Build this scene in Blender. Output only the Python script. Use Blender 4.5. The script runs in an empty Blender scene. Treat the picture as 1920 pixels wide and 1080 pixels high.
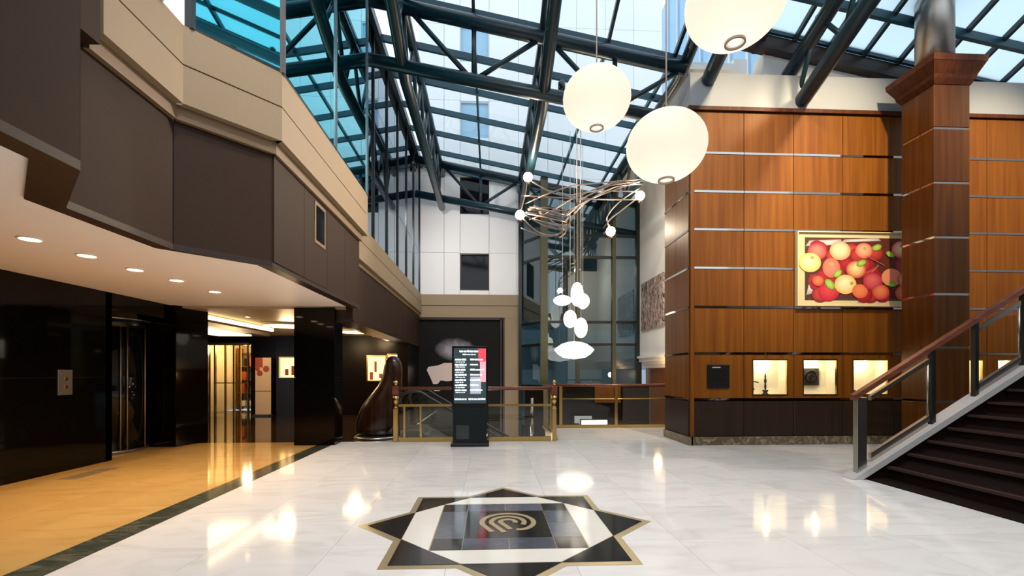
import bpy, math, random
from mathutils import Vector
R = random.Random(7)
sc = bpy.context.scene
C = sc.collection

# ------------------------------------------------------------------ camera, world, exposure
cam_d = bpy.data.cameras.new('camera'); cam = bpy.data.objects.new('camera', cam_d); C.objects.link(cam)
cam_d.sensor_width = 36.0; cam_d.lens = 36.0*866/1920; cam_d.shift_y = (700-540)/1920
cam.location = (0, 0, 1.36); cam.rotation_euler = (math.radians(90), 0, -math.atan(42/866))
cam_d.clip_start = 0.05; cam_d.clip_end = 300
sc.camera = cam
w = bpy.data.worlds.new('sky'); sc.world = w; w.use_nodes = True
bg = w.node_tree.nodes['Background']; bg.inputs[0].default_value = (0.86, 0.94, 1.0, 1); bg.inputs[1].default_value = 1.25
sc.view_settings.view_transform = 'Standard'; sc.view_settings.look = 'None'
sc.view_settings.exposure = 0.36; sc.view_settings.gamma = 1; sc.view_settings.use_curve_mapping = False
cy = sc.cycles
cy.use_denoising = True; cy.max_bounces = 9; cy.diffuse_bounces = 4; cy.glossy_bounces = 5
cy.transparent_max_bounces = 16; cy.transmission_bounces = 4
cy.sample_clamp_indirect = 4.0; cy.caustics_reflective = False; cy.caustics_refractive = False

# ------------------------------------------------------------------ materials
MT = {}
def _new(name):
    m = bpy.data.materials.new(name); m.use_nodes = True; MT[name] = m
    nt = m.node_tree; p = nt.nodes['Principled BSDF']
    return m, nt, p
def _n(nt, t, **kw):
    n = nt.nodes.new(t)
    for k, v in kw.items(): setattr(n, k, v)
    return n
def c4(c): return (c[0], c[1], c[2], 1)
def mat(name, col, rough=.5, metal=0, var=0, noise=0, nscale=8, spec=.5, bump=0, coat=0):
    m, nt, p = _new(name)
    p.inputs['Base Color'].default_value = c4(col); p.inputs['Roughness'].default_value = rough
    p.inputs['Metallic'].default_value = metal; p.inputs['Specular IOR Level'].default_value = spec
    p.inputs['Coat Weight'].default_value = coat; p.inputs['Coat Roughness'].default_value = .04
    src = None
    if noise or bump:
        tc = _n(nt, 'ShaderNodeTexCoord'); tx = _n(nt, 'ShaderNodeTexNoise')
        tx.inputs['Scale'].default_value = nscale; tx.inputs['Detail'].default_value = 5
        nt.links.new(tc.outputs['Object'], tx.inputs['Vector'])
        if noise:
            mx = _n(nt, 'ShaderNodeMix', data_type='RGBA')
            mx.inputs[6].default_value = c4([x*(1-noise) for x in col]); mx.inputs[7].default_value = c4([min(1, x*(1+noise)) for x in col])
            nt.links.new(tx.outputs['Fac'], mx.inputs[0]); src = mx.outputs[2]
            nt.links.new(src, p.inputs['Base Color'])
        if bump:
            b = _n(nt, 'ShaderNodeBump'); b.inputs['Strength'].default_value = bump; b.inputs['Distance'].default_value = .01
            nt.links.new(tx.outputs['Fac'], b.inputs['Height']); nt.links.new(b.outputs[0], p.inputs['Normal'])
    if var:
        oi = _n(nt, 'ShaderNodeObjectInfo'); hs = _n(nt, 'ShaderNodeHueSaturation')
        mr = _n(nt, 'ShaderNodeMapRange'); mr.inputs[3].default_value = 1-var; mr.inputs[4].default_value = 1+var
        nt.links.new(oi.outputs['Random'], mr.inputs[0]); nt.links.new(mr.outputs[0], hs.inputs['Value'])
        if src: nt.links.new(src, hs.inputs['Color'])
        else: hs.inputs['Color'].default_value = c4(col)
        nt.links.new(hs.outputs[0], p.inputs['Base Color'])
    return m
def marble(name, col, vein, rough, scale=1.2, amount=.5, var=.04):
    m, nt, p = _new(name); p.inputs['Roughness'].default_value = rough
    tc = _n(nt, 'ShaderNodeTexCoord'); oi = _n(nt, 'ShaderNodeObjectInfo')
    ad = _n(nt, 'ShaderNodeVectorMath', operation='ADD'); ml = _n(nt, 'ShaderNodeMath', operation='MULTIPLY'); ml.inputs[1].default_value = 40
    mp = _n(nt, 'ShaderNodeMapping'); mp.inputs['Rotation'].default_value = (0, 0, .6); mp.inputs['Scale'].default_value = (1, 2.6, 1)
    nt.links.new(oi.outputs['Random'], ml.inputs[0]); nt.links.new(tc.outputs['Object'], ad.inputs[0]); nt.links.new(ml.outputs[0], ad.inputs[1])
    nt.links.new(ad.outputs[0], mp.inputs['Vector'])
    tx = _n(nt, 'ShaderNodeTexNoise'); tx.inputs['Scale'].default_value = scale; tx.inputs['Detail'].default_value = 8; tx.inputs['Distortion'].default_value = 1.4
    nt.links.new(mp.outputs[0], tx.inputs['Vector'])
    cr = _n(nt, 'ShaderNodeValToRGB'); e = cr.color_ramp.elements
    e[0].position = .30; e[0].color = c4([a*(1-amount)+b*amount for a, b in zip(col, vein)]); e[1].position = .52; e[1].color = c4(col)
    nt.links.new(tx.outputs['Fac'], cr.inputs[0])
    hs = _n(nt, 'ShaderNodeHueSaturation'); mr = _n(nt, 'ShaderNodeMapRange'); mr.inputs[3].default_value = 1-var; mr.inputs[4].default_value = 1+var
    nt.links.new(oi.outputs['Random'], mr.inputs[0]); nt.links.new(mr.outputs[0], hs.inputs['Value'])
    nt.links.new(cr.outputs[0], hs.inputs['Color']); nt.links.new(hs.outputs[0], p.inputs['Base Color'])
    return m
def wood(name, dark, light, rough=.3, var=.12, axis=2, coat=.3):
    m, nt, p = _new(name); p.inputs['Roughness'].default_value = rough; p.inputs['Specular IOR Level'].default_value = .25
    p.inputs['Coat Weight'].default_value = coat; p.inputs['Coat Roughness'].default_value = .15
    tc = _n(nt, 'ShaderNodeTexCoord'); oi = _n(nt, 'ShaderNodeObjectInfo')
    ad = _n(nt, 'ShaderNodeVectorMath', operation='ADD'); ml = _n(nt, 'ShaderNodeMath', operation='MULTIPLY'); ml.inputs[1].default_value = 30
    mp = _n(nt, 'ShaderNodeMapping'); s = [14, 14, 14]; s[axis] = .5; mp.inputs['Scale'].default_value = s
    nt.links.new(oi.outputs['Random'], ml.inputs[0]); nt.links.new(tc.outputs['Object'], ad.inputs[0]); nt.links.new(ml.outputs[0], ad.inputs[1])
    nt.links.new(ad.outputs[0], mp.inputs['Vector'])
    tx = _n(nt, 'ShaderNodeTexNoise'); tx.inputs['Scale'].default_value = 1.0; tx.inputs['Detail'].default_value = 6
    nt.links.new(mp.outputs[0], tx.inputs['Vector'])
    cr = _n(nt, 'ShaderNodeValToRGB'); e = cr.color_ramp.elements
    e[0].position = .3; e[0].color = c4(dark); e[1].position = .75; e[1].color = c4(light)
    nt.links.new(tx.outputs['Fac'], cr.inputs[0])
    hs = _n(nt, 'ShaderNodeHueSaturation'); mr = _n(nt, 'ShaderNodeMapRange'); mr.inputs[3].default_value = 1-var; mr.inputs[4].default_value = 1+var
    nt.links.new(oi.outputs['Random'], mr.inputs[0]); nt.links.new(mr.outputs[0], hs.inputs['Value'])
    nt.links.new(cr.outputs[0], hs.inputs['Color']); nt.links.new(hs.outputs[0], p.inputs['Base Color'])
    return m
def emit(name, col, s):
    m, nt, p = _new(name); p.inputs['Base Color'].default_value = c4(col)
    p.inputs['Emission Color'].default_value = c4(col); p.inputs['Emission Strength'].default_value = s
    return m
def glass(name, tint, refl=(1, 1, 1), ior=1.5, base=0.0):
    m, nt, p = _new(name); nt.nodes.remove(p); out = nt.nodes['Material Output']
    tr = _n(nt, 'ShaderNodeBsdfTransparent'); tr.inputs[0].default_value = c4(tint)
    gl = _n(nt, 'ShaderNodeBsdfGlossy'); gl.inputs[0].default_value = c4(refl); gl.inputs['Roughness'].default_value = .01
    lw = _n(nt, 'ShaderNodeLayerWeight'); lw.inputs[0].default_value = .5
    pw = _n(nt, 'ShaderNodeMath', operation='POWER'); pw.inputs[1].default_value = 5
    f0 = ((ior-1)/(ior+1))**2+base                              # two-sided Schlick reflectance of a thin pane
    ad = _n(nt, 'ShaderNodeMath', operation='MULTIPLY_ADD', use_clamp=True); ad.inputs[1].default_value = (1-f0)*.6; ad.inputs[2].default_value = f0
    mx = _n(nt, 'ShaderNodeMixShader')
    nt.links.new(lw.outputs['Facing'], pw.inputs[0]); nt.links.new(pw.outputs[0], ad.inputs[0]); nt.links.new(ad.outputs[0], mx.inputs[0])
    nt.links.new(tr.outputs[0], mx.inputs[1]); nt.links.new(gl.outputs[0], mx.inputs[2]); nt.links.new(mx.outputs[0], out.inputs[0])
    return m

marble('white_marble', (.82, .79, .77), (.55, .49, .43), .075, 1.3, .35)
marble('gold_marble', (.58, .36, .125), (.47, .26, .075), .075, 1.3, .6, .05)
marble('green_marble', (.050, .055, .040), (.16, .15, .10), .12, 3.0, .8, .15)
marble('brown_marble', (.10, .075, .045), (.30, .24, .15), .12, 7.0, .9, .1)
mat('black_stone', (.003, .0025, .0025), .05, spec=.2)
mat('dark_floor', (.035, .018, .008), .06, spec=.6)
mat('inlay_black', (.018, .016, .016), .10)
mat('inlay_white', (.80, .76, .70), .10, noise=.05)
mat('inlay_blue', (.10, .11, .14), .12, noise=.35, nscale=14, var=.3)
mat('brass', (.62, .44, .17), .22, 1)
mat('brass_inlay', (.55, .45, .27), .28, .6)
wood('cherry', (.115, .031, .0015), (.19, .064, .005), .42, .05, coat=0)
wood('column_wood', (.055, .014, .001), (.105, .033, .003), .42, .05, coat=0)
wood('cherry_dark', (.045, .010, .003), (.10, .027, .006), .40, .05, coat=0)
wood('base_wood', (.016, .008, .004), (.034, .017, .009), .45, .1, coat=0)
wood('rail_wood', (.10, .03, .02), (.20, .07, .045), .25, .05, axis=0)
wood('sculpture_wood', (.008, .0025, .0012), (.042, .013, .005), .25, 0)
mat('chrome', (.48, .46, .44), .05, 1)
mat('steel', (.42, .40, .38), .32, 1)
mat('white_paint', (.82, .81, .80), .6)
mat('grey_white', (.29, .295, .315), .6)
mat('soffit_paint', (.90, .86, .84), .6)
mat('passage_paint', (.42, .28, .16), .5)
mat('facade_panel', (.90, .895, .90), .5, var=.02)
mat('beige_stone', (.31, .225, .135), .55, noise=.06, nscale=60, bump=.1)
mat('beige_cove', (.23, .145, .075), .5)
mat('brown_panel', (.034, .0170, .0095), .6, noise=.08, nscale=3, var=.04, spec=.2)
mat('brown_trim', (.026, .012, .008), .4)
mat('steel_paint', (.007, .026, .038), .32, spec=.5)
mat('bar_paint', (.008, .060, .095), .35, spec=.5)
mat('dark_frame', (.010, .012, .012), .3)
mat('olive_frame', (.075, .075, .035), .35)
mat('mullion_metal', (.20, .19, .20), .25, .8)
glass('roof_glass', (.93, .975, 1.0), ior=1.25)
glass('rail_glass', (.93, .95, .93), ior=1.45)
glass('bay_glass', (.28, .37, .38), (.8, .9, .95), 1.6, .10)
mat('curtain_glass', (.12, .60, .70), .015, 1)
mat('far_glass', (.10, .20, .27), .02, 1)
def frosted(name, col):
    m, nt, p = _new(name); nt.nodes.remove(p); t = _n(nt, 'ShaderNodeBsdfTranslucent'); t.inputs[0].default_value = c4(col)
    g = _n(nt, 'ShaderNodeBsdfGlossy'); g.inputs['Roughness'].default_value = .1; x = _n(nt, 'ShaderNodeMixShader'); x.inputs[0].default_value = .05
    nt.links.new(t.outputs[0], x.inputs[1]); nt.links.new(g.outputs[0], x.inputs[2]); nt.links.new(x.outputs[0], nt.nodes['Material Output'].inputs[0])
frosted('frosted_glass', (.84, .93, .96))
mat('window_dark', (.006, .006, .008), .08, spec=.35)
mat('window_blue', (.35, .55, .72), .2)
mat('black_plastic', (.006, .006, .007), .18)
mat('kiosk_low', (.010, .016, .020), .06, spec=.8)
emit('screen_dark', (.02, .036, .042), .6)
emit('screen_text', (.80, .90, .92), 1.6)
emit('screen_red', (.75, .05, .07), .8)
emit('screen_pink', (.62, .30, .34), .7)
emit('screen_blue', (.30, .36, .42), .6)
def shade_mat():
    m, nt, p = _new('lamp_shade'); p.inputs['Base Color'].default_value = (.15, .13, .11, 1); p.inputs['Roughness'].default_value = .6
    p.inputs['Emission Color'].default_value = (1, .88, .75, 1); p.inputs['Emission Strength'].default_value = .40
    t = _n(nt, 'ShaderNodeBsdfTranslucent'); t.inputs[0].default_value = (.34, .31, .27, 1); a = _n(nt, 'ShaderNodeAddShader')
    nt.links.new(p.outputs[0], a.inputs[0]); nt.links.new(t.outputs[0], a.inputs[1]); nt.links.new(a.outputs[0], nt.nodes['Material Output'].inputs[0])
shade_mat()
emit('pendant_shade', (1.0, .92, .80), 1.25)
emit('bulb', (1.0, .84, .60), 40)
emit('downlight_lens', (1.0, .80, .50), 14)
emit('ceiling_disc', (1.0, .84, .52), 3.2)
emit('cove_light', (1.0, .80, .42), 3.2)
emit('lightbox', (1.0, .97, .90), 4)
emit('display_white', (1.0, .85, .76), .8)
emit('shop_glow', (1.0, .66, .28), 1.5)
mat('ring_metal', (.35, .31, .26), .35, .7)
mat('cord', (.55, .50, .46), .5)
mat('rod_metal', (.30, .23, .19), .3, .9)
mat('cream', (.75, .62, .40), .5)
mat('tread', (.010, .0045, .0035), .8, spec=.08, noise=.2, nscale=30)
mat('nosing', (.050, .026, .021), .6, spec=.15)
mat('cap_stone', (.45, .44, .44), .35)
mat('mural_black', (.004, .0035, .0035), .6, spec=.2)
mat('mural_skin', (.75, .58, .52), .6)
mat('office_blue', (.22, .42, .62), .2, var=.1)
mat('office_grey', (.20, .26, .30), .4)
mat('office_light', (.55, .62, .68), .4)
mat('crate', (.62, .50, .30), .5, noise=.15, nscale=20)
mat('paper', (.72, .70, .68), .5)
mat('sign_black', (.008, .008, .008), .25)
mat('sign_text', (.35, .35, .33), .4)
mat('rubber', (.01, .01, .01), .4)
mat('lower_floor', (.10, .085, .08), .25)
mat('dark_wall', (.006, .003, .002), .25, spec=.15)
mat('grille_gold', (.36, .23, .10), .3)
mat('velvet', (.84, .75, .60), .7)
mat('iron', (.02, .02, .02), .4)
mat('banner_red', (.35, .05, .02), .5)
mat('banner_cream', (.72, .50, .30), .5)

def vcol_mat(name, rough=.4):
    m, nt, p = _new(name); p.inputs['Roughness'].default_value = rough
    a = _n(nt, 'ShaderNodeVertexColor', layer_name='Col'); nt.links.new(a.outputs[0], p.inputs['Base Color'])
vcol_mat('print_ink', .35)
def smoke_mat():
    m, nt, p = _new('mural_smoke'); p.inputs['Roughness'].default_value = .6; p.inputs['Specular IOR Level'].default_value = .2
    tc = _n(nt, 'ShaderNodeTexCoord'); gr = _n(nt, 'ShaderNodeTexGradient', gradient_type='SPHERICAL')
    mp = _n(nt, 'ShaderNodeMapping'); mp.inputs['Scale'].default_value = (1/.85, 1, 1/.50)
    no = _n(nt, 'ShaderNodeTexNoise'); no.inputs['Scale'].default_value = 3; no.inputs['Detail'].default_value = 6; no.inputs['Distortion'].default_value = .8
    mu = _n(nt, 'ShaderNodeMath', operation='MULTIPLY'); cr = _n(nt, 'ShaderNodeValToRGB')
    cr.color_ramp.elements[0].position = .05; cr.color_ramp.elements[0].color = (.004, .0035, .0035, 1)
    cr.color_ramp.elements[1].position = .38; cr.color_ramp.elements[1].color = (.36, .33, .37, 1)
    nt.links.new(tc.outputs['Object'], mp.inputs[0]); nt.links.new(mp.outputs[0], gr.inputs[0]); nt.links.new(tc.outputs['Object'], no.inputs[0])
    nt.links.new(gr.outputs['Fac'], mu.inputs[0]); nt.links.new(no.outputs['Fac'], mu.inputs[1]); nt.links.new(mu.outputs[0], cr.inputs[0])
    nt.links.new(cr.outputs[0], p.inputs['Base Color'])
smoke_mat()
def abstract_mat():
    m, nt, p = _new('abstract_paint'); p.inputs['Roughness'].default_value = .5
    tc = _n(nt, 'ShaderNodeTexCoord'); mp = _n(nt, 'ShaderNodeMapping'); mp.inputs['Scale'].default_value = (7, 7, 3.5); mp.inputs['Rotation'].default_value = (.5, 0, 0)
    no = _n(nt, 'ShaderNodeTexNoise'); no.inputs['Scale'].default_value = 1.1; no.inputs['Detail'].default_value = 3; no.inputs['Distortion'].default_value = 1.5
    cr = _n(nt, 'ShaderNodeValToRGB'); cr.color_ramp.interpolation = 'CONSTANT'
    pal = [(0, (.03, .02, .02)), (.40, (.22, .10, .10)), (.45, (.50, .38, .34)), (.50, (.10, .06, .07)), (.54, (.62, .52, .42)), (.60, (.30, .20, .24)), (.65, (.75, .66, .50))]
    el = cr.color_ramp.elements; el[0].color = c4(pal[0][1]); el[1].position = pal[1][0]; el[1].color = c4(pal[1][1])
    for q, cc in pal[2:]:
        x = el.new(q); x.color = c4(cc)
    nt.links.new(tc.outputs['Object'], mp.inputs[0]); nt.links.new(mp.outputs[0], no.inputs[0]); nt.links.new(no.outputs['Fac'], cr.inputs[0]); nt.links.new(cr.outputs[0], p.inputs['Base Color'])
abstract_mat()

# ------------------------------------------------------------------ builders
WL = {}                                                        # world location of every parent
def wloc(o): return WL.get(o.name, Vector((0, 0, 0))) if o else Vector((0, 0, 0))
def link(o, parent, loc):
    C.objects.link(o); o.parent = parent; o.location = Vector(loc) - wloc(parent); WL[o.name] = Vector(loc); return o
def tag(o, label=None, cat=None, group=None, kind=None):
    for k, v in (('label', label), ('category', cat), ('group', group), ('kind', kind)):
        if v: o[k] = v
    return o
def thing(name, label, cat, loc=(0, 0, 0), group=None):
    o = bpy.data.objects.new(name, None); o.empty_display_size = .1; link(o, None, loc); return tag(o, label, cat, group)
def setting(name, label, loc=(0, 0, 0)):
    o = bpy.data.objects.new(name, None); o.empty_display_size = .1; link(o, None, loc); return tag(o, label, None, None, 'structure')
def mk(name, verts, faces, m, parent=None, smooth=(), cols=None):
    lo = Vector([min(v[i] for v in verts) for i in range(3)]); hi = Vector([max(v[i] for v in verts) for i in range(3)]); c = (lo+hi)/2
    me = bpy.data.meshes.new(name); me.from_pydata([tuple(Vector(v)-c) for v in verts], [], faces)
    me.materials.append(MT[m])
    if smooth is True:
        for p in me.polygons: p.use_smooth = True
    else:
        for i in smooth: me.polygons[i].use_smooth = True
    if cols:
        a = me.color_attributes.new('Col', 'FLOAT_COLOR', 'POINT')
        for i, q in enumerate(cols): a.data[i].color = c4(q)
    me.update(); o = bpy.data.objects.new(name, me); return link(o, parent, c)
BOXC = {}
BF = [(0, 3, 2, 1), (4, 5, 6, 7), (0, 1, 5, 4), (1, 2, 6, 5), (2, 3, 7, 6), (3, 0, 4, 7)]
def boxmesh(name, sx, sy, sz, m, bev=0):
    key = (round(sx, 4), round(sy, 4), round(sz, 4), m, bev)
    if key in BOXC: return BOXC[key]
    a, b, c = sx/2, sy/2, sz/2
    if not bev:
        vs = [(-a, -b, -c), (a, -b, -c), (a, b, -c), (-a, b, -c), (-a, -b, c), (a, -b, c), (a, b, c), (-a, b, c)]; fs = BF
        me = bpy.data.meshes.new(name); me.from_pydata(vs, [], fs)
    else:
        import bmesh
        me = bpy.data.meshes.new(name)
        vs = [(-a, -b, -c), (a, -b, -c), (a, b, -c), (-a, b, -c), (-a, -b, c), (a, -b, c), (a, b, c), (-a, b, c)]
        me.from_pydata(vs, [], BF); bm = bmesh.new(); bm.from_mesh(me)
        bmesh.ops.bevel(bm, geom=bm.edges[:], offset=bev, segments=1, affect='EDGES'); bm.to_mesh(me); bm.free()
    me.materials.append(MT[m]); BOXC[key] = me; return me
def box(name, x0, x1, y0, y1, z0, z1, m, parent=None, bev=0, rot=None):
    x0, x1 = sorted((x0, x1)); y0, y1 = sorted((y0, y1)); z0, z1 = sorted((z0, z1))
    o = bpy.data.objects.new(name, boxmesh(name, x1-x0, y1-y0, z1-z0, m, bev))
    link(o, parent, ((x0+x1)/2, (y0+y1)/2, (z0+z1)/2))
    if rot: o.rotation_euler = rot
    return o
def prism(name, poly, z0, z1, m, parent=None):                 # polygon in plan, counter-clockwise
    n = len(poly); vs = [(p[0], p[1], z0) for p in poly]+[(p[0], p[1], z1) for p in poly]
    fs = [tuple(range(n))[::-1], tuple(range(n, 2*n))]+[(i, (i+1) % n, n+(i+1) % n, n+i) for i in range(n)]
    return mk(name, vs, fs, m, parent)
def slabv(name, poly, v0, v1, m, parent=None):                 # polygon in u-z, extruded along v
    n = len(poly); vs = [(p[0], v0, p[1]) for p in poly]+[(p[0], v1, p[1]) for p in poly]
    fs = [tuple(range(n)), tuple(range(n, 2*n))[::-1]]+[(i, n+i, n+(i+1) % n, (i+1) % n) for i in range(n)]
    return mk(name, vs, fs, m, parent)
def slabu(name, poly, u0, u1, m, parent=None):                 # polygon in v-z, extruded along u
    n = len(poly); vs = [(u0, p[0], p[1]) for p in poly]+[(u1, p[0], p[1]) for p in poly]
    fs = [tuple(range(n)), tuple(range(n, 2*n))[::-1]]+[(i, n+i, n+(i+1) % n, (i+1) % n) for i in range(n)]
    return mk(name, vs, fs, m, parent)
def quadwall(name, p, q, z0a, z1a, z0b, z1b, th, m, parent=None):   # upright slab from plan point p to q, thickness to the left of p->q
    d = Vector((q[0]-p[0], q[1]-p[1])); d.normalize(); nx, ny = -d.y*th, d.x*th
    vs = [(p[0], p[1], z0a), (q[0], q[1], z0b), (q[0], q[1], z1b), (p[0], p[1], z1a),
          (p[0]+nx, p[1]+ny, z0a), (q[0]+nx, q[1]+ny, z0b), (q[0]+nx, q[1]+ny, z1b), (p[0]+nx, p[1]+ny, z1a)]
    return mk(name, vs, [(0, 1, 2, 3), (7, 6, 5, 4), (0, 4, 5, 1), (1, 5, 6, 2), (2, 6, 7, 3), (3, 7, 4, 0)], m, parent)
def catmull(pts, n=6):
    P = [Vector(p) for p in pts]; out = []
    for i in range(len(P)-1):
        a, b, c, d = P[max(i-1, 0)], P[i], P[i+1], P[min(i+2, len(P)-1)]
        for k in range(n):
            t = k/n; out.append(.5*((2*b)+(c-a)*t+(2*a-5*b+4*c-d)*t*t+(3*b-a-3*c+d)*t**3))
    return out+[P[-1]]
def tube(name, pts, r, m, parent=None, seg=12, rounded=False):
    P = [Vector(p) for p in pts]; vs = []; fs = []; sm = []
    if rounded:
        d = (P[-1]-P[-2]).normalized(); P = P+[P[-1]+d*r*.5, P[-1]+d*r*.85]; rr = [r]*(len(P)-2)+[r*.85, r*.4]
    else: rr = [r]*len(P) if not isinstance(r, (list, tuple)) else list(r)
    up = Vector((0, 0, 1))
    for i, p in enumerate(P):
        t = (P[min(i+1, len(P)-1)]-P[max(i-1, 0)]).normalized()
        ref = up if abs(t.z) < .9 else Vector((0, 1, 0))
        a = t.cross(ref).normalized(); b = a.cross(t)
        for k in range(seg):
            g = 2*math.pi*k/seg; vs.append(p+(a*math.cos(g)+b*math.sin(g))*rr[i])
    for i in range(len(P)-1):
        for k in range(seg):
            k2 = (k+1) % seg; sm.append(len(fs)); fs.append((i*seg+k, i*seg+k2, (i+1)*seg+k2, (i+1)*seg+k))
    fs.append(tuple(range(seg))[::-1]); fs.append(tuple(range((len(P)-1)*seg, len(P)*seg)))
    return mk(name, vs, fs, m, parent, sm)
def lathe(name, prof, c, m, parent=None, seg=32, smooth=True, rib=0, ring=False):
    vs = []; fs = []
    for (r, z) in prof:
        for k in range(seg):
            g = 2*math.pi*k/seg; q = r*(1-(rib if k % 2 else 0)); vs.append((c[0]+q*math.cos(g), c[1]+q*math.sin(g), c[2]+z))
    np_ = len(prof)
    for i in range(np_ if ring else np_-1):
        j = (i+1) % np_
        for k in range(seg):
            k2 = (k+1) % seg; fs.append((i*seg+k, i*seg+k2, j*seg+k2, j*seg+k))
    ns = 0 if ring else len(fs)
    if not ring: fs.append(tuple(range(seg))[::-1]); fs.append(tuple(range((np_-1)*seg, np_*seg)))
    return mk(name, vs, fs, m, parent, range(ns) if smooth else ())
def light(name, kind, loc, energy, col, size=.1, rot=None, spot=None, parent=None, blend=.6):
    d = bpy.data.lights.new(name, kind); d.energy = energy; d.color = col
    if kind == 'AREA': d.size = size
    else: d.shadow_soft_size = size
    if spot: d.spot_size = math.radians(spot); d.spot_blend = blend
    o = bpy.data.objects.new(name, d); link(o, parent, loc)
    if rot: o.rotation_euler = rot
    return o
def aim(o, tgt):
    o.rotation_euler = (Vector(tgt)-wloc(o)).to_track_quat('-Z', 'Y').to_euler()

# ------------------------------------------------------------------ roof heights (falls to the right; rises towards the lobby in front of v = 9.6)
def rise(v): return .40*max(0, 9.6-v)
def zU(u, v=10): return 8.64-.187*(u+1.55)+rise(v)
def zL(u, v=10): return 7.48-.168*(u+1.73)+rise(v)
def zR(u, v=10): return zU(u, v)+.35

# ------------------------------------------------------------------ floor
fl = prism('floor', [(-10, -7), (14, -7), (14, 11.55), (1.4, 11.55), (1.4, 9.32), (-1.98, 9.32), (-1.98, 17.4), (-10, 17.4)], -.35, -.02, 'white_paint')
tag(fl, 'polished pale marble lobby floor with a stairwell opening', kind='structure')
def tiles(name, u0, u1, v0, v1, su, sv, m, ou=0, ov=0):
    g = .002
    i0 = math.floor((u0-ou)/su); i1 = math.ceil((u1-ou)/su); j0 = math.floor((v0-ov)/sv); j1 = math.ceil((v1-ov)/sv)
    for i in range(i0, i1):
        for j in range(j0, j1):
            a, b = max(u0, ou+i*su), min(u1, ou+(i+1)*su); c, d = max(v0, ov+j*sv), min(v1, ov+(j+1)*sv)
            if b-a > .02 and d-c > .02: box(name, a+g/2, b-g/2, c+g/2, d-g/2, -.022, 0, m, fl)
tiles('floor_tile', -2.99, 4.82, 0, 9.32, .92, .92, 'white_marble', .155-.46, 4.17-.46)
tiles('floor_tile', 4.82, 12, 5.75, 8.56, .92, .92, 'white_marble', .155-.46, 4.17-.46)
tiles('floor_tile', 1.4, 5.3, 9.32, 11.55, .92, .92, 'white_marble', .155-.46, 4.17-.46)
tiles('beige_floor_tile', -6.9, -3.27, 0, 9.3, 1.21, .92, 'gold_marble', -3.27, .3)
for k in range(8): box('border_strip', -3.268, -2.992, k*1.16+.002, min((k+1)*1.16, 9.3)-.002, -.022, 0, 'green_marble', fl)
box('dark_floor_panel', -10, -1.98, 9.32, 17.4, -.022, -.001, 'dark_floor', fl)
box('plain_floor_panel', -10, 14, -7, 0, -.022, 0, 'white_marble', fl)
# void edge
sl = setting('trim_1', 'brown edge lining of the stairwell opening')
box('edge_lining', -1.98, 1.4, 9.32, 9.36, -.5, -.02, 'brown_trim', sl); box('edge_lining', 1.4, 5.3, 11.55, 11.59, -.5, -.02, 'brown_trim', sl)
lf = box('floor_lower', -10, 6, 9.4, 20, -4.1, -4.0, 'lower_floor'); tag(lf, 'dim floor of the level below the stairwell', kind='structure')

# star inlay
si = thing('floor_inlay', 'eight-pointed black, white and brass star inlaid in the white marble floor', 'floor inlay', (.155, 4.17, 0))
A = .875; S2 = math.sqrt(2); B = .935; T = A*(S2-1); K = A*S2/2
def rot45(p, k):
    a = k*math.pi/4; return (.155+p[0]*math.cos(a)-p[1]*math.sin(a), 4.17+p[0]*math.sin(a)+p[1]*math.cos(a))
star = []
for k in range(8):                                             # tips at 45k deg + tip radius, notches between
    a = k*math.pi/4+math.pi/4; star.append((.155+B*S2*math.cos(a), 4.17+B*S2*math.sin(a)))
    a += math.pi/8; rn = B/math.cos(math.pi/8); star.append((.155+rn*math.cos(a), 4.17+rn*math.sin(a)))
prism('brass_border', star, .0005, .003, 'brass_inlay', si)
for k in range(8):
    tri = [(A, T), (A, A), (T, A)]
    prism('star_point', [rot45(p, k) for p in tri], .001, .006, 'inlay_black', si)
oct_pts = [rot45((A, T), k) for k in range(8)]
prism('stone_bed', oct_pts, .001, .005, 'brass_inlay', si)
g = .004
for k in range(0, 8, 2):
    prism('white_trapezoid', [rot45(p, k) for p in [(A-g, -T+g), (A-g, T-g), (K+g, K-g), (K+g, -K+g)]], .001, .006, 'inlay_white', si)
gr = [-K+g, -.37, .37, K-g]
for i in range(3):
    for j in range(3):
        mm = 'inlay_black' if (i == j == 1 or (i != 1 and j != 1)) else 'inlay_blue'
        if mm == 'inlay_blue':
            sub = 2
        else: sub = 1
        for q in range(sub):
            u0, u1, v0, v1 = gr[i], gr[i+1], gr[j], gr[j+1]
            if sub == 2 and i == 1: u0, u1 = u0+(u1-u0)*q/2, u0+(u1-u0)*(q+1)/2
            if sub == 2 and j == 1: v0, v1 = v0+(v1-v0)*q/2, v0+(v1-v0)*(q+1)/2
            box('mosaic_square', .155+u0+.002, .155+u1-.002, 4.17+v0+.002, 4.17+v1-.002, .001, .006, mm, si)
def ribbon(name, pts, wd, z0, z1, m, parent):
    P = [Vector(p) for p in pts]; L = []; Rr = []
    for i, p in enumerate(P):
        t = (P[min(i+1, len(P)-1)]-P[max(i-1, 0)]).normalized(); n = Vector((-t.y, t.x))*wd/2; L.append(p+n); Rr.append(p-n)
    n = len(P); vs = [(q.x, q.y, z) for z in (z0, z1) for q in L+Rr]; fs = []
    for i in range(n-1):
        fs.append((2*n+i, 3*n+i, 3*n+i+1, 2*n+i+1)); fs.append((i, 2*n+i, 2*n+i+1, i+1)); fs.append((n+i, n+i+1, 3*n+i+1, 3*n+i))
    fs += [(0, n, 3*n, 2*n), (n-1, 3*n-1, 4*n-1, 2*n-1)]
    return mk(name, vs, fs, m, parent)
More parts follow.
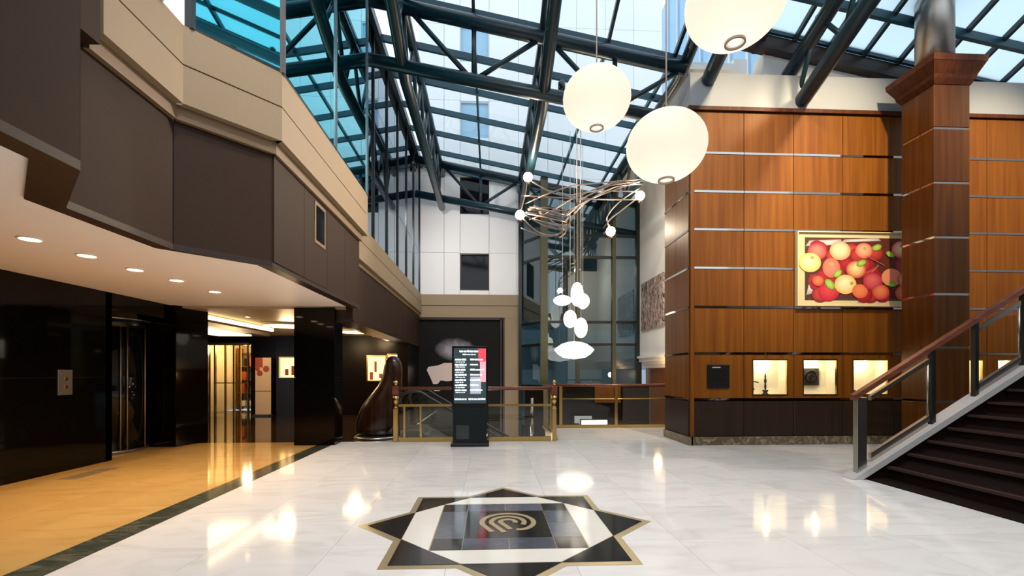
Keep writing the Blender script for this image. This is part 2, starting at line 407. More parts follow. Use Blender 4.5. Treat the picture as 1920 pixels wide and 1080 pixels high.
for r_, a0, a1, leg, hook in ((.235, 196, -48, .20, 0), (.150, 190, -30, .26, 1), (.068, 185, -20, .20, 1)):
    pts = []
    e0 = Vector((r_*math.cos(math.radians(a0)), r_*math.sin(math.radians(a0))))
    pts += [e0+Vector((.42, -.9))*leg*t for t in (1, .66, .33)]
    for q in range(25):
        a = math.radians(a0+(a1-a0)*q/24); pts.append(Vector((r_*math.cos(a), r_*math.sin(a))))
    if r_ > .2: pts += [pts[-1]+Vector((-.05, -.02)), pts[-1]+Vector((-.09, -.02))]
    ribbon('emblem_band', [(p.x+.165, p.y*1.05+4.20) for p in pts], .046, .004, .009, 'brass_inlay', si)

# floor grille
gv = thing('floor_grille', 'slotted brass air grille set in the golden floor beside the black wall', 'grille', (-5.4, 6.55, 0))
for k in range(16): box('slot_bar', -5.52, -5.30, 6.2+k*.045, 6.2+k*.045+.022, .0, .006, 'brass_inlay', gv)
box('grille_frame', -5.54, -5.28, 6.18, 6.92, .0, .002, 'grille_gold', gv)

# ------------------------------------------------------------------ left side: soffit, brown bay front, cornice, curtain wall
OUT = [(-2.50, -6), (-2.50, 2.95), (-3.17, 3.62), (-3.17, 4.79), (-2.52, 5.50), (-2.50, 9.02)]
INN = [(-2.66, -6), (-2.66, 2.80), (-3.31, 3.45), (-3.31, 4.74), (-2.66, 5.43), (-2.66, 8.85)]
ce = prism('ceiling', [(-7.5, -6)]+INN+[(-7.5, 8.95)], 2.62, 2.72, 'soffit_paint'); tag(ce, 'pale soffit ceiling under the brown balcony', kind='structure')
wl = setting('wall_left', 'dark brown panelled balcony front with beige cornice')
TR = OUT+INN[::-1]
prism('soffit_trim', TR, 2.60, 2.66, 'brown_trim', wl)
def zig(name, off, z0, z1, th, m, segs, gap=.004):
    for i in segs:
        p, q = Vector(OUT[i]), Vector(OUT[i+1]); d = (q-p).normalized(); n = Vector((d.y, -d.x))
        def cor(k):                                             # offset corner by mitre
            ds = []
            if k > 0: ds.append((Vector(OUT[k])-Vector(OUT[k-1])).normalized())
            if k < len(OUT)-1: ds.append((Vector(OUT[k+1])-Vector(OUT[k])).normalized())
            ns = [Vector((e.y, -e.x)) for e in ds]; mm = sum(ns, Vector((0, 0))).normalized()
            return Vector(OUT[k])+mm*off/max(.3, mm.dot(ns[0]))
        a, b = cor(i)+d*(gap+(.12 if name.startswith('cornice') and i == 2 else 0)), cor(i+1)-d*gap
        quadwall(name, (a.x, a.y), (b.x, b.y), z0, z1, z0, z1, th, m, wl)
zig('brown_panel', 0, 2.66, 6.6, .12, 'brown_panel', [0, 1]); zig('brown_panel', 0, 2.66, 3.92, .12, 'brown_panel', [2, 3])
for k in range(4):
    v0 = 5.50+k*.88; box('brown_panel', -2.64, -2.505, v0+.004, v0+.876, 2.66, 3.92, 'brown_panel', wl)
zig('panel_backing', -.06, 2.66, 6.5, .1, 'brown_trim', [0, 1], 0); zig('panel_backing', -.06, 2.66, 3.92, .1, 'brown_trim', [2, 3, 4], 0)
zig('cornice_cove', .05, 3.90, 4.05, .2, 'beige_cove', [2, 3, 4], 0); zig('cornice_band', .13, 4.04, 4.42, .3, 'beige_stone', [2, 3, 4], 0); zig('cornice_band', .13, 4.435, 4.82, .3, 'beige_stone', [2, 3, 4], 0)
zig('cornice_joint', .115, 4.41, 4.44, .2, 'brown_trim', [2, 3, 4], 0)
box('cornice_end', -3.2, -2.38, 9.0, 9.16, 4.04, 4.82, 'beige_stone', wl); box('panel_end', -3.2, -2.51, 8.92, 9.02, 2.66, 4.0, 'brown_panel', wl)
box('return_pier', -3.35, -3.03, 3.45, 3.75, 3.92, 7.5, 'brown_panel', wl)
# white return wall above the bay recess
quadwall('upper_wall', (-3.02, 3.7), (-3.02, 4.45), 4.82, 9, 4.82, 9, .1, 'white_paint', wl)
# slit window
sw = setting('window_3', 'narrow slit window in the brown balcony panel')
box('window_frame', -2.52, -2.495, 6.74, 7.16, 3.24, 3.84, 'beige_cove', sw); box('pane', -2.5, -2.488, 6.79, 7.11, 3.29, 3.79, 'window_dark', sw)
# far lower front
for k in range(10):
    v0 = 9.0+k*.84; box('brown_panel', -2.75, -2.625, v0+.004, v0+.836, 2.40, 3.50, 'brown_panel', wl)
box('soffit_trim', -3.0, -2.60, 9.0, 17.4, 2.34, 2.40, 'brown_trim', wl)
box('cornice_cove', -2.9, -2.60, 9.0, 17.4, 3.50, 3.60, 'beige_cove', wl)
box('cornice_band', -2.95, -2.53, 9.0, 17.4, 3.60, 3.96, 'beige_stone', wl); box('cornice_band', -2.95, -2.53, 9.0, 17.4, 3.975, 4.30, 'beige_stone', wl)
box('backing', -3.3, -2.9, 9.0, 17.4, 2.4, 4.3, 'brown_trim', wl)
# curtain wall (reflective)
cw = setting('window_1', 'tall reflective blue glass curtain wall above the cornice')
def cpane(p, q, z0, ztop):
    quadwall('pane', p, q, z0, ztop, z0, ztop, .05, 'curtain_glass', cw)
GL = [(-3.02, 4.45), (-3.02, 4.80), (-2.39, 5.45), (-2.39, 7.30), (-2.39, 9.14)]
for i in range(1, 4):
    p, q = GL[i], GL[i+1]
    quadwall('pane', p, q, 4.86, zR(-2.4, p[1])-.05, 4.86, zR(-2.4, q[1])-.05, .05, 'curtain_glass', cw)
    quadwall('sill_bar', p, q, 4.80, 4.87, 4.80, 4.87, .09, 'dark_frame', cw)
for (u, v), wd, m in zip(GL[1:], (.05, .035, .025, .025), ('dark_frame', 'mullion_metal', 'mullion_metal', 'mullion_metal')):
    box('mullion', u-.03, u+wd, v-wd/2, v+wd/2, 4.82, zR(-2.4, v), m, cw)
for k in range(6):
    v0, v1 = 9.16+k*1.375, 9.16+(k+1)*1.375
    for z0, z1 in ((4.34, 5.9), (5.9, 7.5), (7.5, 9.1)):
        box('pane', -2.68, -2.62, v0+.01, v1-.01, z0+.008, z1-.008, 'far_glass', cw)
    box('mullion', -2.66, -2.585, v1-.02, v1+.02, 4.30, 9.1, 'dark_frame', cw)
box('head_bar', -2.7, -2.58, 9.1, 17.4, 9.08, 9.2, 'dark_frame', cw)
box('backing', -3.3, -2.72, 9.1, 17.4, 4.3, 9.2, 'dark_frame', cw)
# downlights
words = ['nearest to the dark step', 'second along from the dark step', 'in the middle of the row of five', 'fourth along, brightest of the row', 'last in the row, next to the shop passage']
for (u, v), wd in zip([(-4.29, 4.53), (-4.29, 5.14), (-4.29, 5.81), (-4.22, 6.45), (-4.22, 7.32)], words):
    t = thing('downlight', 'round soffit downlight '+wd, 'downlight', (u, v, 2.62), 'row of soffit downlights')
    lathe('trim_ring', [(.095, 0), (.095, -.012), (.078, -.012), (.078, 0)], (u, v, 2.62), 'white_paint', t, 24, ring=True)
    lathe('lens', [(.078, -.002), (.076, -.008), (.04, -.010)], (u, v, 2.62), 'downlight_lens', t, 24)
    light('downlight_lamp', 'SPOT', (u, v, 2.58), 58, (1, .66, .33), .05, spot=125, parent=t, blend=.9)

# ------------------------------------------------------------------ black stone wall, lift, call panel
bw = setting('wall_black', 'polished black stone wall beside the lift')
for v0, v1 in ((-6, 1.2), (1.2, 4.3), (4.3, 7.52)):
    for z0, z1 in ((0, 1.30), (1.30, 2.62)):
        box('stone_slab', -6.2, -5.9, v0+.002, v1-.002, z0+.001, z1-.001, 'black_stone', bw)
box('stone_slab', -7.6, -5.9, 7.40, 7.52, 0, 2.62, 'black_stone', bw)
prism('stone_slab', [(-6.48, 8.83), (-5.79, 8.83), (-5.60, 9.48), (-6.6, 9.48)], 0, 2.62, 'black_stone', bw)
box('stone_slab', -7.6, -7.45, 7.5, 9.4, 0, 2.62, 'black_stone', bw)
box('stone_slab', -7.5, -5.9, 7.52, 8.83, 2.36, 2.62, 'black_stone', bw)
el = thing('elevator', 'dark glass elevator with a curved front in the black stone recess', 'elevator', (-6.7, 8.2, 0))
def arcwall(name, c, r, a0, a1, z0, z1, th, m, parent, n=16):
    vs = []; fs = []
    for i in range(n+1):
        a = math.radians(a0+(a1-a0)*i/n)
        for rr in (r, r-th):
            for z in (z0, z1): vs.append((c[0]+rr*math.cos(a), c[1]+rr*math.sin(a), z))
    for i in range(n):
        b = i*4; d = b+4
        fs += [(b, d, d+1, b+1), (b+2, b+3, d+3, d+2), (b+1, d+1, d+3, b+3), (b, b+2, d+2, d)]
    fs += [(0, 1, 3, 2), (n*4, n*4+2, n*4+3, n*4+1)]
    return mk(name, vs, fs, m, parent, range(0, len(fs)-2))
cl_ = (-6.9, 8.45)
arcwall('glass_front', cl_, .72, -70, 30, .05, 2.15, .02, 'window_dark', el)
arcwall('header_band', cl_, .75, -75, 32, 2.15, 2.30, .05, 'black_plastic', el); arcwall('header_rim', cl_, .765, -75, 32, 2.285, 2.31, .03, 'steel', el)
arcwall('sill_band', cl_, .74, -75, 32, 0, .05, .05, 'steel', el)
for a in (-62, -26, -18, 12):
    x, y = cl_[0]+.735*math.cos(math.radians(a)), cl_[1]+.735*math.sin(math.radians(a))
    tube('door_stile', [(x, y, .05), (x, y, 2.16)], .013, 'steel', el, 8)
tube('grab_rail', [(-6.62, 8.0, .98), (-6.5, 8.05, .98), (-6.40, 8.12, .98)], .02, 'chrome', el, 8)
cp = thing('call_panel', 'brushed metal lift call panel with two round buttons on black stone', 'call panel', (-5.9, 6.70, 1.23))
box('face_plate', -5.9, -5.885, 6.60, 6.82, 1.06, 1.41, 'steel', cp, .003)
for z in (1.28, 1.17): tube('button', [(-5.886, 6.71, z), (-5.870, 6.71, z)], .028, 'brass', cp, 16)

# ------------------------------------------------------------------ passage and shops at the left
pc = prism('ceiling_passage', [(-10, 8.95), (-2.75, 8.95), (-2.75, 17.4), (-10, 17.4)], 2.58, 2.68, 'passage_paint'); tag(pc, 'warm tan ceiling of the shop passage', kind='structure')
box('ceiling_lowered', -3.0, -2.75, 9.02, 17.4, 2.40, 2.58, 'brown_trim', pc)
co = thing('black_column', 'square polished black stone column at the passage entrance', 'column', (-3.3, 9.1, 0))
co['kind'] = 'structure'
for z0, z1 in ((0, 1.28), (1.285, 2.60)): box('stone_cladding', -3.68, -2.93, 8.89, 9.37, z0, z1, 'black_stone', co)
box('shadow_joint', -3.66, -2.95, 8.91, 9.35, 0, 2.6, 'dark_frame', co)
def disc_light(u, v, z, r, label, e, m='ceiling_disc'):
    t = thing('ceiling_light', label, 'ceiling light', (u, v, z), 'round ceiling lights in the passage')
    lathe('rim', [(r+.03, 0), (r+.03, -.05), (r, -.05), (r, 0)], (u, v, z), 'cream', t, 32, ring=True)
    lathe('diffuser', [(r, -.02), (r*.97, -.05), (r*.6, -.062)], (u, v, z), m, t, 32)
    if e: light('ceiling_lamp', 'POINT', (u, v, z-.16), e, (1, .70, .36), .15, parent=t)
disc_light(-5.05, 11.8, 2.58, .55, 'large round cream ceiling light partly hidden by the black column', 60)
disc_light(-3.85, 13.45, 2.58, .46, 'round cream ceiling light just beyond the black column', 45)
disc_light(-3.3, 15.0, 2.58, .42, 'dim golden round ceiling light above the carved sculpture', 6, 'shop_glow')
cv = thing('cove_fixture', 'dropped ceiling cove with a long warm strip of light', 'cove light', (-6.2, 11, 2.45))
box('cove_body', -6.6, -5.80, 9.6, 12.5, 2.34, 2.42, 'brown_trim', cv); box('light_strip', -5.79, -5.70, 9.6, 12.5, 2.47, 2.54, 'cove_light', cv); box('light_strip', -6.6, -5.82, 9.62, 11.6, 2.27, 2.30, 'cove_light', cv)
pw = setting('wall_passage', 'dark stone back wall of the shop passage')
box('wall_slab', -10, -9.25, 15.6, 15.8, 0, 2.6, 'dark_wall', pw); box('wall_slab', -7.85, -6.9, 15.6, 15.8, 0, 2.6, 'dark_wall', pw)
box('wall_slab', -6.9, -2.75, 15.3, 15.5, 0, 2.6, 'dark_wall', pw); box('wall_slab', -10, -9.9, 9.4, 15.6, 0, 2.6, 'dark_wall', pw)
box('wall_slab', -9.25, -7.85, 15.6, 15.8, 2.3, 2.6, 'dark_wall', pw)
box('wall_slab', -3.0, -2.66, 15.2, 17.4, -4, 2.4, 'dark_wall', pw)
sf = thing('shopfront', 'brightly lit shop entrance with brass framed glass doors', 'shopfront', (-8.55, 15.6, 0))
for u in (-9.2, -8.95, -8.62, -8.35, -8.15, -7.9): box('door_frame', u-.022, u+.022, 15.50, 15.58, 0, 2.3, 'brass', sf)
for u0, u1 in ((-9.18, -8.97), (-8.93, -8.64), (-8.33, -8.17), (-8.13, -7.92)): box('glass_pane', u0, u1, 15.53, 15.545, .05, 2.28, 'rail_glass', sf)
box('transom', -9.24, -7.86, 15.48, 15.6, 2.28, 2.36, 'brass', sf); box('push_bar', -8.95, -7.9, 15.47, 15.49, 1.03, 1.06, 'brass', sf)
si2 = setting('wall_shop', 'warm lit shop interior behind the glass doors')
box('shop_back', -9.6, -7.2, 18.2, 18.3, 0, 2.6, 'passage_paint', si2); box('shop_side', -9.7, -9.6, 15.8, 18.3, 0, 2.6, 'cream', si2); box('shop_side', -7.3, -7.2, 15.8, 18.3, 0, 2.6, 'cream', si2)
box('shop_ceiling', -9.7, -7.2, 15.6, 18.3, 2.6, 2.7, 'cream', si2)
light('shop_lamp', 'POINT', (-8.5, 16.9, 2.3), 95, (1, .76, .42), .25)
sh = thing('shop_shelf', 'tall shop shelf stocked with boxed goods behind the glass doors', 'shelf', (-8.5, 17.9, 0))
for z in (.1, .6, 1.1, 1.6, 2.1): box('shelf_board', -9.4, -7.5, 17.7, 18.1, z, z+.03, 'cherry', sh)
for u in (-9.42, -8.5, -7.5): box('upright', u, u+.04, 17.7, 18.1, 0, 2.3, 'cherry', sh)
pal = ['banner_red', 'cream', 'paper', 'banner_cream', 'iron', 'office_blue', 'green_marble']
pn = ['red', 'cream', 'white', 'tan', 'black', 'blue', 'dark green']
for zi, z in enumerate((.13, .63, 1.13, 1.63)):
    ks = R.sample(range(7), 6)
    for q, u in enumerate((-9.34, -9.06, -8.78, -8.42, -8.14, -7.84)):
        o = box('shop_goods', u, u+R.uniform(.16, .25), 17.75, 17.95, z+.001, z+R.uniform(.2, .4), pal[ks[q]])
        tag(o, pn[ks[q]]+' packaged goods on the '+['lowest', 'second lowest', 'second highest', 'highest'][zi]+' shelf board behind the shop doors', 'package', 'goods on the shop shelf')
bn = thing('banner_stand', 'cream roll-up banner with red top and dark spots by the shop door', 'banner', (-7.25, 15.1, 0))
box('base', -7.50, -7.0, 15.0, 15.25, 0, .05, 'iron', bn)
box('sheet', -7.47, -6.98, 15.12, 15.13, .05, 1.86, 'banner_cream', bn); box('red_header', -7.47, -7.24, 15.114, 15.12, 1.55, 1.86, 'banner_red', bn)
for (u, z, r) in ((-7.33, 1.36, .09), (-7.13, 1.50, .10), (-7.40, 1.50, .07)): lathe('printed_spot', [(r, 0), (r*.9, .004)], (0, 0, 0), 'banner_red', bn, 16).rotation_euler = (math.pi/2, 0, 0)
for o, (u, z) in zip([c for c in bn.children if c.name.startswith('printed_spot')], ((-7.33, 1.36), (-7.13, 1.50), (-7.40, 1.50))): o.location = Vector((u, 15.113, z))-Vector((-7.25, 15.1, 0))
box('printed_line', -7.47, -6.98, 15.114, 15.12, .78, .80, 'banner_red', bn)
light('passage_spot', 'SPOT', (-7.1, 13.6, 2.5), 60, (1, .72, .4), .05, spot=60).rotation_euler = (math.radians(50), 0, 0)
# wall displays
def wall_display(u0, u1, z0, z1, v, label, strength_mat, items):
    t = thing('display_window', label, 'display window', ((u0+u1)/2, v, z0))
    box('frame', u0-.04, u0, v-.06, v, z0-.04, z1+.04, 'brass', t); box('frame', u1, u1+.04, v-.06, v, z0-.04, z1+.04, 'brass', t)
    box('frame', u0, u1, v-.06, v, z1, z1+.04, 'brass', t); box('frame', u0, u1, v-.06, v, z0-.04, z0, 'brass', t)
    box('lit_back', u0, u1, v-.012, v, z0, z1, strength_mat, t)
    for q in items: box('shelf_item', *q, 'banner_red', t)
wall_display(-3.96, -3.40, 1.13, 1.91, 15.3, 'golden lit wall display left of the carved sculpture', 'shop_glow', [(-3.75, -3.68, 15.25, 15.288, 1.4, 1.75), (-3.6, -3.5, 15.25, 15.288, 1.2, 1.35), (-3.9, -3.8, 15.25, 15.288, 1.15, 1.4)])
wall_display(-3.30, -2.80, 1.16, 1.96, 15.3, 'white lit wall display behind the carved sculpture', 'display_white', [])
wall_display(-6.75, -6.15, 1.25, 1.85, 15.3, 'small lit wall display beside the banner and black column', 'shop_glow', [(-6.6, -6.5, 15.25, 15.288, 1.3, 1.5), (-6.4, -6.3, 15.25, 15.288, 1.3, 1.6)])
for i, (u, v) in enumerate([(-6.1, 10.6), (-5.2, 10.2), (-3.4, 14.2)]):
    t = thing('ceiling_spot', ['small ceiling spot above the passage entrance beside the black wall', 'small ceiling spot between the cove and the black column', 'small ceiling spot deep in the passage right of the column'][i], 'downlight', (u, v, 2.58))
    lathe('trim_ring', [(.06, 0), (.06, -.01), (.045, -.01), (.045, 0)], (u, v, 2.58), 'brass', t, 20, ring=True); lathe('lens', [(.045, -.002), (.03, -.009)], (u, v, 2.58), 'downlight_lens', t, 20)
    light('spot_lamp', 'SPOT', (u, v, 2.55), 30, (1, .7, .36), .04, spot=110, parent=t)

# ------------------------------------------------------------------ far wall (white tower facade), mural
wb = setting('wall_back', 'white panelled facade closing the far end of the atrium')
V0 = 17.4
cols = [-2.65, -1.70, -1.11, -.02, 1.09, 2.2, 3.3, 4.4, 5.5, 6.6]
for i in range(len(cols)-1):
    u0, u1 = cols[i]+.006, cols[i+1]-.006; lowz = 4.30
    for k in range(8):
        zb, zt = (4.30 if k == 0 else 3.03+2.86*k), 3.03+2.86*(k+1)
        if i >= 4 and k < 1: zb = 5.9-.01
        if i == 2:                                              # column with the windows
            wz0, wz1 = 4.48+2.86*k, 5.86+2.86*k
            box('facade_panel', u0, u1, V0, V0+.2, zb, wz0-.004, 'facade_panel', wb); box('facade_panel', u0, u1, V0, V0+.2, wz1+.004, zt+.0, 'facade_panel', wb) if zt > wz1 else None
        elif i < 4 or k > 0: box('facade_panel', u0, u1, V0, V0+.2, zb, zt-.01, 'facade_panel', wb)
for k in range(5):
    wz0, wz1 = 4.48+2.86*k, 5.86+2.86*k
    t = setting('window_%d' % (4+k), ['dark square window low on the white facade', 'window of the white facade behind the far truss'][k] if k < 2 else 'bluish window of the white facade above the roof, storey %d' % (k+1))
    for a, b, c, d in ((-1.11, -1.07, wz0, wz1), (-.06, -.02, wz0, wz1), (-1.07, -.06, wz1-.05, wz1), (-1.07, -.06, wz0, wz0+.04)): box('window_frame', a, b, V0+.02, V0+.16, c, d, 'office_light' if k > 1 else 'brown_trim', t)
    box('pane', -1.07, -.06, V0+.10, V0+.12, wz0+.04, wz1-.05, 'window_dark' if k < 2 else 'window_blue', t)
box('tower_core', -2.65, 6.6, V0+.2, V0+.5, 3.4, 25.8, 'facade_panel', wb)
# beige bands and portal below
box('portal_band', -2.65, 1.09, V0-.10, V0+.2, 3.90, 4.30, 'beige_stone', wb); box('portal_band', -2.65, 1.09, V0-.06, V0+.2, 3.45, 3.89, 'beige_stone', wb)
box('portal_jamb', .56, 1.09, V0-.05, V0+.2, -4, 3.45, 'beige_stone', wb)
for a, b in ((.50, .56), (.40, .46)): box('portal_moulding', a, b, V0-.08, V0+.15, -4, 3.42, 'brown_trim', wb)
box('portal_moulding', -2.65, .56, V0-.08, V0+.15, 3.36, 3.45, 'brown_trim', wb)
mu = thing('mural', 'large black mural of a pale face breathing out smoke behind the railing', 'mural', (-1.1, V0, 0))
box('mural_board', -2.74, .50, V0+.02, V0+.06, -4, 3.36, 'mural_black', mu)
def plate(name, pts, v, m, parent, th=.004):
    return slabv(name, pts[::-1], v-th, v, m, parent)
def px2(px, py): return ((px-918)/866*17.4+.02, 1.36+(700-py)/866*17.4)
plate('printed_chin', [px2(*p) for p in [(800, 694), (803, 688), (822, 685), (838, 678), (850, 676), (868, 674), (868, 712), (850, 713), (838, 715), (826, 713), (820, 720), (812, 720), (806, 706)]][::-1], V0+.019, 'mural_skin', mu)
plate('printed_shoulder', [px2(*p) for p in [(810, 728), (820, 725), (828, 728), (824, 733), (814, 733)]][::-1], V0+.019, 'mural_skin', mu)
sm_ = box('printed_smoke', -2.15, -.45, V0+.010, V0+.019, 1.75, 2.75, 'mural_smoke', mu)

# ------------------------------------------------------------------ glazed bay at the far right
by = setting('window_2', 'dark framed glass bay between the white facade and the picture wall')
BP = [(1.14, 17.32), (1.91, 16.2), (3.11, 16.2), (4.39, 16.2), (5.28, 16.2)]
ZB = [-3.9, -.6, .9, 2.38, 3.17, 5.47, 6.23, 7.9]
for i in range(4):
    p, q = BP[i], BP[i+1]
    for z0, z1 in zip(ZB, ZB[1:]):
        zt = min(z1, zR((p[0]+q[0])/2)-.2); d = (Vector(q)-Vector(p)).normalized()*.05
        quadwall('pane', (p[0]+d.x, p[1]+d.y), (q[0]-d.x, q[1]-d.y), z0+.03, zt-.03, z0+.03, zt-.03, .02, 'bay_glass', by)
        if z1 < 7.5: quadwall('transom', (p[0], p[1]-.05), (q[0], q[1]-.05), z1-.045, z1+.045, z1-.045, z1+.045, .10, 'dark_frame', by)
for (u, v), wd, m in zip(BP, (.06, .13, .06, .06, .09), ('dark_frame', 'olive_frame', 'olive_frame', 'olive_frame', 'dark_frame')):
    box('mullion', u-wd, u+wd, v-.12, v+.05, -3.9, zR(u)-.1, m, by)
# outside
ob = thing('office_block', 'grey office block with dark storey bands seen through the glass bay', 'building', (6, 32, -4))
box('body', 1.5, 12, 30, 40, -4, 13, 'office_grey', ob)
for k in range(6): box('storey_band', 1.45, 12.05, 29.9, 30, -2+k*2.6, -1+k*2.6, 'office_light', ob)
box('lift_tower', 4.2, 5.6, 28.6, 30, -4, 16, 'office_light', ob)
tw = thing('glass_tower', 'tall blue glass office tower seen through the skylight', 'building', (20, 26, 0))
box('body', 15, 26, 22, 50, 0, 33, 'office_blue', tw)
for k in range(14): box('facade_fin', 14.9, 15, 22+k*2, 22.25+k*2, 0, 33, 'office_light', tw)
gp = box('ground', -60, 60, 17.95, 90, -4.3, -4.0, 'office_grey'); tag(gp, 'grey street ground outside', kind='structure')

# ------------------------------------------------------------------ right side: picture wall, wood clad block
wp = setting('wall_picture', 'white wall with a moulded lower edge at the far right')
wm = setting('trim_2', 'stepped white moulding under the picture wall')
box('white_wall', 5.3, 5.6, 9.8, 16.25, 1.96, 8.2, 'white_paint', wp)
for k, (o_, z0, z1) in enumerate(((.10, 1.88, 1.96), (.03, 1.76, 1.88), (-.06, 1.66, 1.76), (-.18, 1.54, 1.66))): box('moulding', 5.3-o_, 5.6, 9.8, 16.25+.02*k, z0, z1, 'white_paint' if k == 0 else 'soffit_paint', wm)
box('recess_wall', 5.55, 5.7, 9.8, 16.2, -4, 1.54, 'cherry', wp)
light('recess_lamp', 'POINT', (5.0, 13.5, 1.3), 25, (1, .62, .25), .1)
ap = thing('abstract_painting', 'unframed abstract painting in pink, cream and black on the white wall', 'painting', (5.3, 14.75, 2.8))
box('canvas', 5.235, 5.285, 13.73, 15.75, 2.82, 4.43, 'abstract_paint', ap)
wr = setting('wall_right', 'tall cherry wood panelled wall with chrome bands')
VW = 8.56
UE = [3.86+.9735*k for k in range(10)]
ZE = [.86, 1.73, 2.61, 3.35, 4.08, 4.80, 5.53, 6.33]
box('core', 3.80, 12.7, VW+.42, 9.8, 0, 7.04, 'white_paint', wr); box('plinth_core', 3.84, 12.7, VW+.03, VW+.45, 0, .84, 'base_wood', wr)
for k in range(9): box('plinth_stone', UE[k]-(.06 if k == 0 else 0)+.001, UE[k+1]-.001, VW-.03, VW+.05, 0, .16, 'brown_marble', wr)
NI = {1: (4.99, 5.69), 2: (5.98, 6.67), 3: (6.97, 7.69), 4: (7.95, 8.65), 5: (8.92, 9.62), 6: (9.9, 10.6)}
NZ0, NZ1 = .94, 1.63
for k in range(9):
    a, b = UE[k]+.005, UE[k+1]-.005
    box('base_panel', a, b, VW, VW+.04, .165, .83, 'base_wood', wr, .004)
    for r in range(7):
        z0, z1 = ZE[r]+.028, ZE[r+1]-.012
        if r == 0 and k in NI:
            n0, n1 = NI[k]; P = [(a, z0), (b, z0), (b, z1), (a, z1)]; Q = [(n0, NZ0), (n1, NZ0), (n1, NZ1), (n0, NZ1)]
            vs = [(x, VW, z) for x, z in P+Q]+[(x, VW+.04, z) for x, z in P+Q]
            fs = []
            for i in range(4):
                j = (i+1) % 4; fs += [(i, j, 4+j, 4+i), (8+i, 12+i, 12+j, 8+j), (i, 8+i, 8+j, j), (4+i, 4+j, 12+j, 12+i)]
            mk('wood_panel', vs, fs, 'cherry', wr)
        else: box('wood_panel', a, b, VW, VW+.04, z0, z1, 'cherry', wr, .004)
    for r, z in enumerate(ZE[:-1]): box('chrome_band', UE[k]+.005, UE[k+1]-.005, VW-.008, VW+.03, z-.012, z+.028, 'chrome', wr)
box('backing', 3.84, 12.7, VW+.038, VW+.06, 1.73, 6.33, 'base_wood', wr)
box('corner_post', 3.80, 3.86, VW-.01, VW+.05, .16, 6.33, 'cherry', wr)
# side face of the block
for r in range(7):
    for v0, v1 in ((VW+.06, 9.20), (9.20, 9.8)): box('side_panel', 3.78, 3.82, v0+.004, v1-.004, ZE[r]+.028, ZE[r+1]-.012, 'cherry', wr)
    box('chrome_band', 3.772, 3.80, VW+.06, 9.8, ZE[r]-.012, ZE[r]+.028, 'chrome', wr)
box('side_base', 3.78, 3.82, VW+.06, 9.8, .165, .83, 'base_wood', wr); box('plinth_stone', 3.75, 3.83, VW-.03, 9.8, 0, .16, 'brown_marble', wr)
box('backing', 3.80, 3.85, VW+.05, 9.8, .1, 6.33, 'base_wood', wr)
box('wood_capping', 3.74, 12.7, VW-.05, VW+.06, 6.33, 6.40, 'cherry_dark', wr); box('wood_capping', 3.74, 3.85, VW+.06, 9.8, 6.33, 6.40, 'cherry_dark', wr)
box('white_band', 3.78, 12.7, VW-.02, 9.8, 6.40, 7.04, 'grey_white', wr)
slabv('clerestory_wall', [(5.45, 7.04), (12.7, 7.04), (12.7, zR(12.7, 8.8)-.25), (5.45, zR(5.45, 8.8)-.25)], 8.95, 9.3, 'white_paint', wr)

# display niches
NL = [('a small dark figurine and bent branch', 0), ('a framed silver medallion', 1), ('only a tiny green ornament', 2), ('half hidden by the wood column', 3), ('seen through the stair railing right of the column', 4), ('furthest up behind the stair rail', 5)]
for (k, (n0, n1)), (txt, i) in zip(NI.items(), NL):
    t = thing('display_niche', 'warm lit wall niche holding '+txt if i < 3 else 'warm lit wall niche '+txt, 'display niche', ((n0+n1)/2, VW, NZ0), 'lit display niches in the wood wall')
    box('niche_back', n0-.02, n1+.02, VW+.30, VW+.32, NZ0-.02, NZ1+.02, 'velvet', t); box('niche_floor', n0-.02, n1+.02, VW+.04, VW+.30, NZ0-.03, NZ0-.005, 'velvet', t)
    box('niche_ceiling', n0-.02, n1+.02, VW+.04, VW+.30, NZ1+.005, NZ1+.03, 'velvet', t)
    for s, q in ((n0, -1), (n1, 1)): box('niche_side', s, s+q*.02, VW+.04, VW+.30, NZ0-.02, NZ1+.02, 'velvet', t)
    for a, b, c, d in ((n0, n0+.022, NZ0, NZ1), (n1-.022, n1, NZ0, NZ1), (n0+.022, n1-.022, NZ1-.022, NZ1), (n0+.022, n1-.022, NZ0, NZ0+.022)): box('brass_frame', a, b, VW-.012, VW+.03, c, d, 'brass', t)
    box('glass_pane', n0+.02, n1-.02, VW+.008, VW+.012, NZ0+.02, NZ1-.02, 'rail_glass', t)
    light('niche_lamp', 'POINT', ((n0+n1)/2, VW+.13, NZ1-.07), 8.0, (1, .80, .50), .03, parent=t)
# contents
f = thing('figurine', 'slim dark metal figurine standing in the first lit niche', 'figurine', (5.36, VW+.18, NZ0))
lathe('pedestal', [(.06, 0), (.06, .02), (.03, .05), (.055, .08), (.05, .10)], (5.36, VW+.18, NZ0), 'iron', f, 16)
lathe('body', [(.012, .1), (.022, .16), (.014, .22), (.028, .27), (.012, .33), (.018, .36), (.004, .44)], (5.36, VW+.18, NZ0), 'iron', f, 14)
b_ = thing('branch_ornament', 'curved dark branch ornament at the edge of the first lit niche', 'ornament', (5.09, VW+.16, NZ0))
tube('stem', catmull([(5.08, VW+.16, NZ0), (5.06, VW+.16, NZ0+.2), (5.10, VW+.15, NZ0+.26), (5.2, VW+.14, NZ0+.24)]), .012, 'iron', b_, 8)
for q in ((5.05, .5), (5.03, .42), (5.12, .1)): tube('twig', [(5.065, VW+.16, NZ0+.22), (q[0], VW+.15, NZ0+q[1])], .010, 'iron', b_, 6)
md = thing('medallion_frame', 'square dark frame with a round silver medallion in the second lit niche', 'framed medallion', (6.31, VW+.28, NZ0))
box('mount', 6.15, 6.49, VW+.24, VW+.29, NZ0+.18, NZ0+.52, 'iron', md, .006)
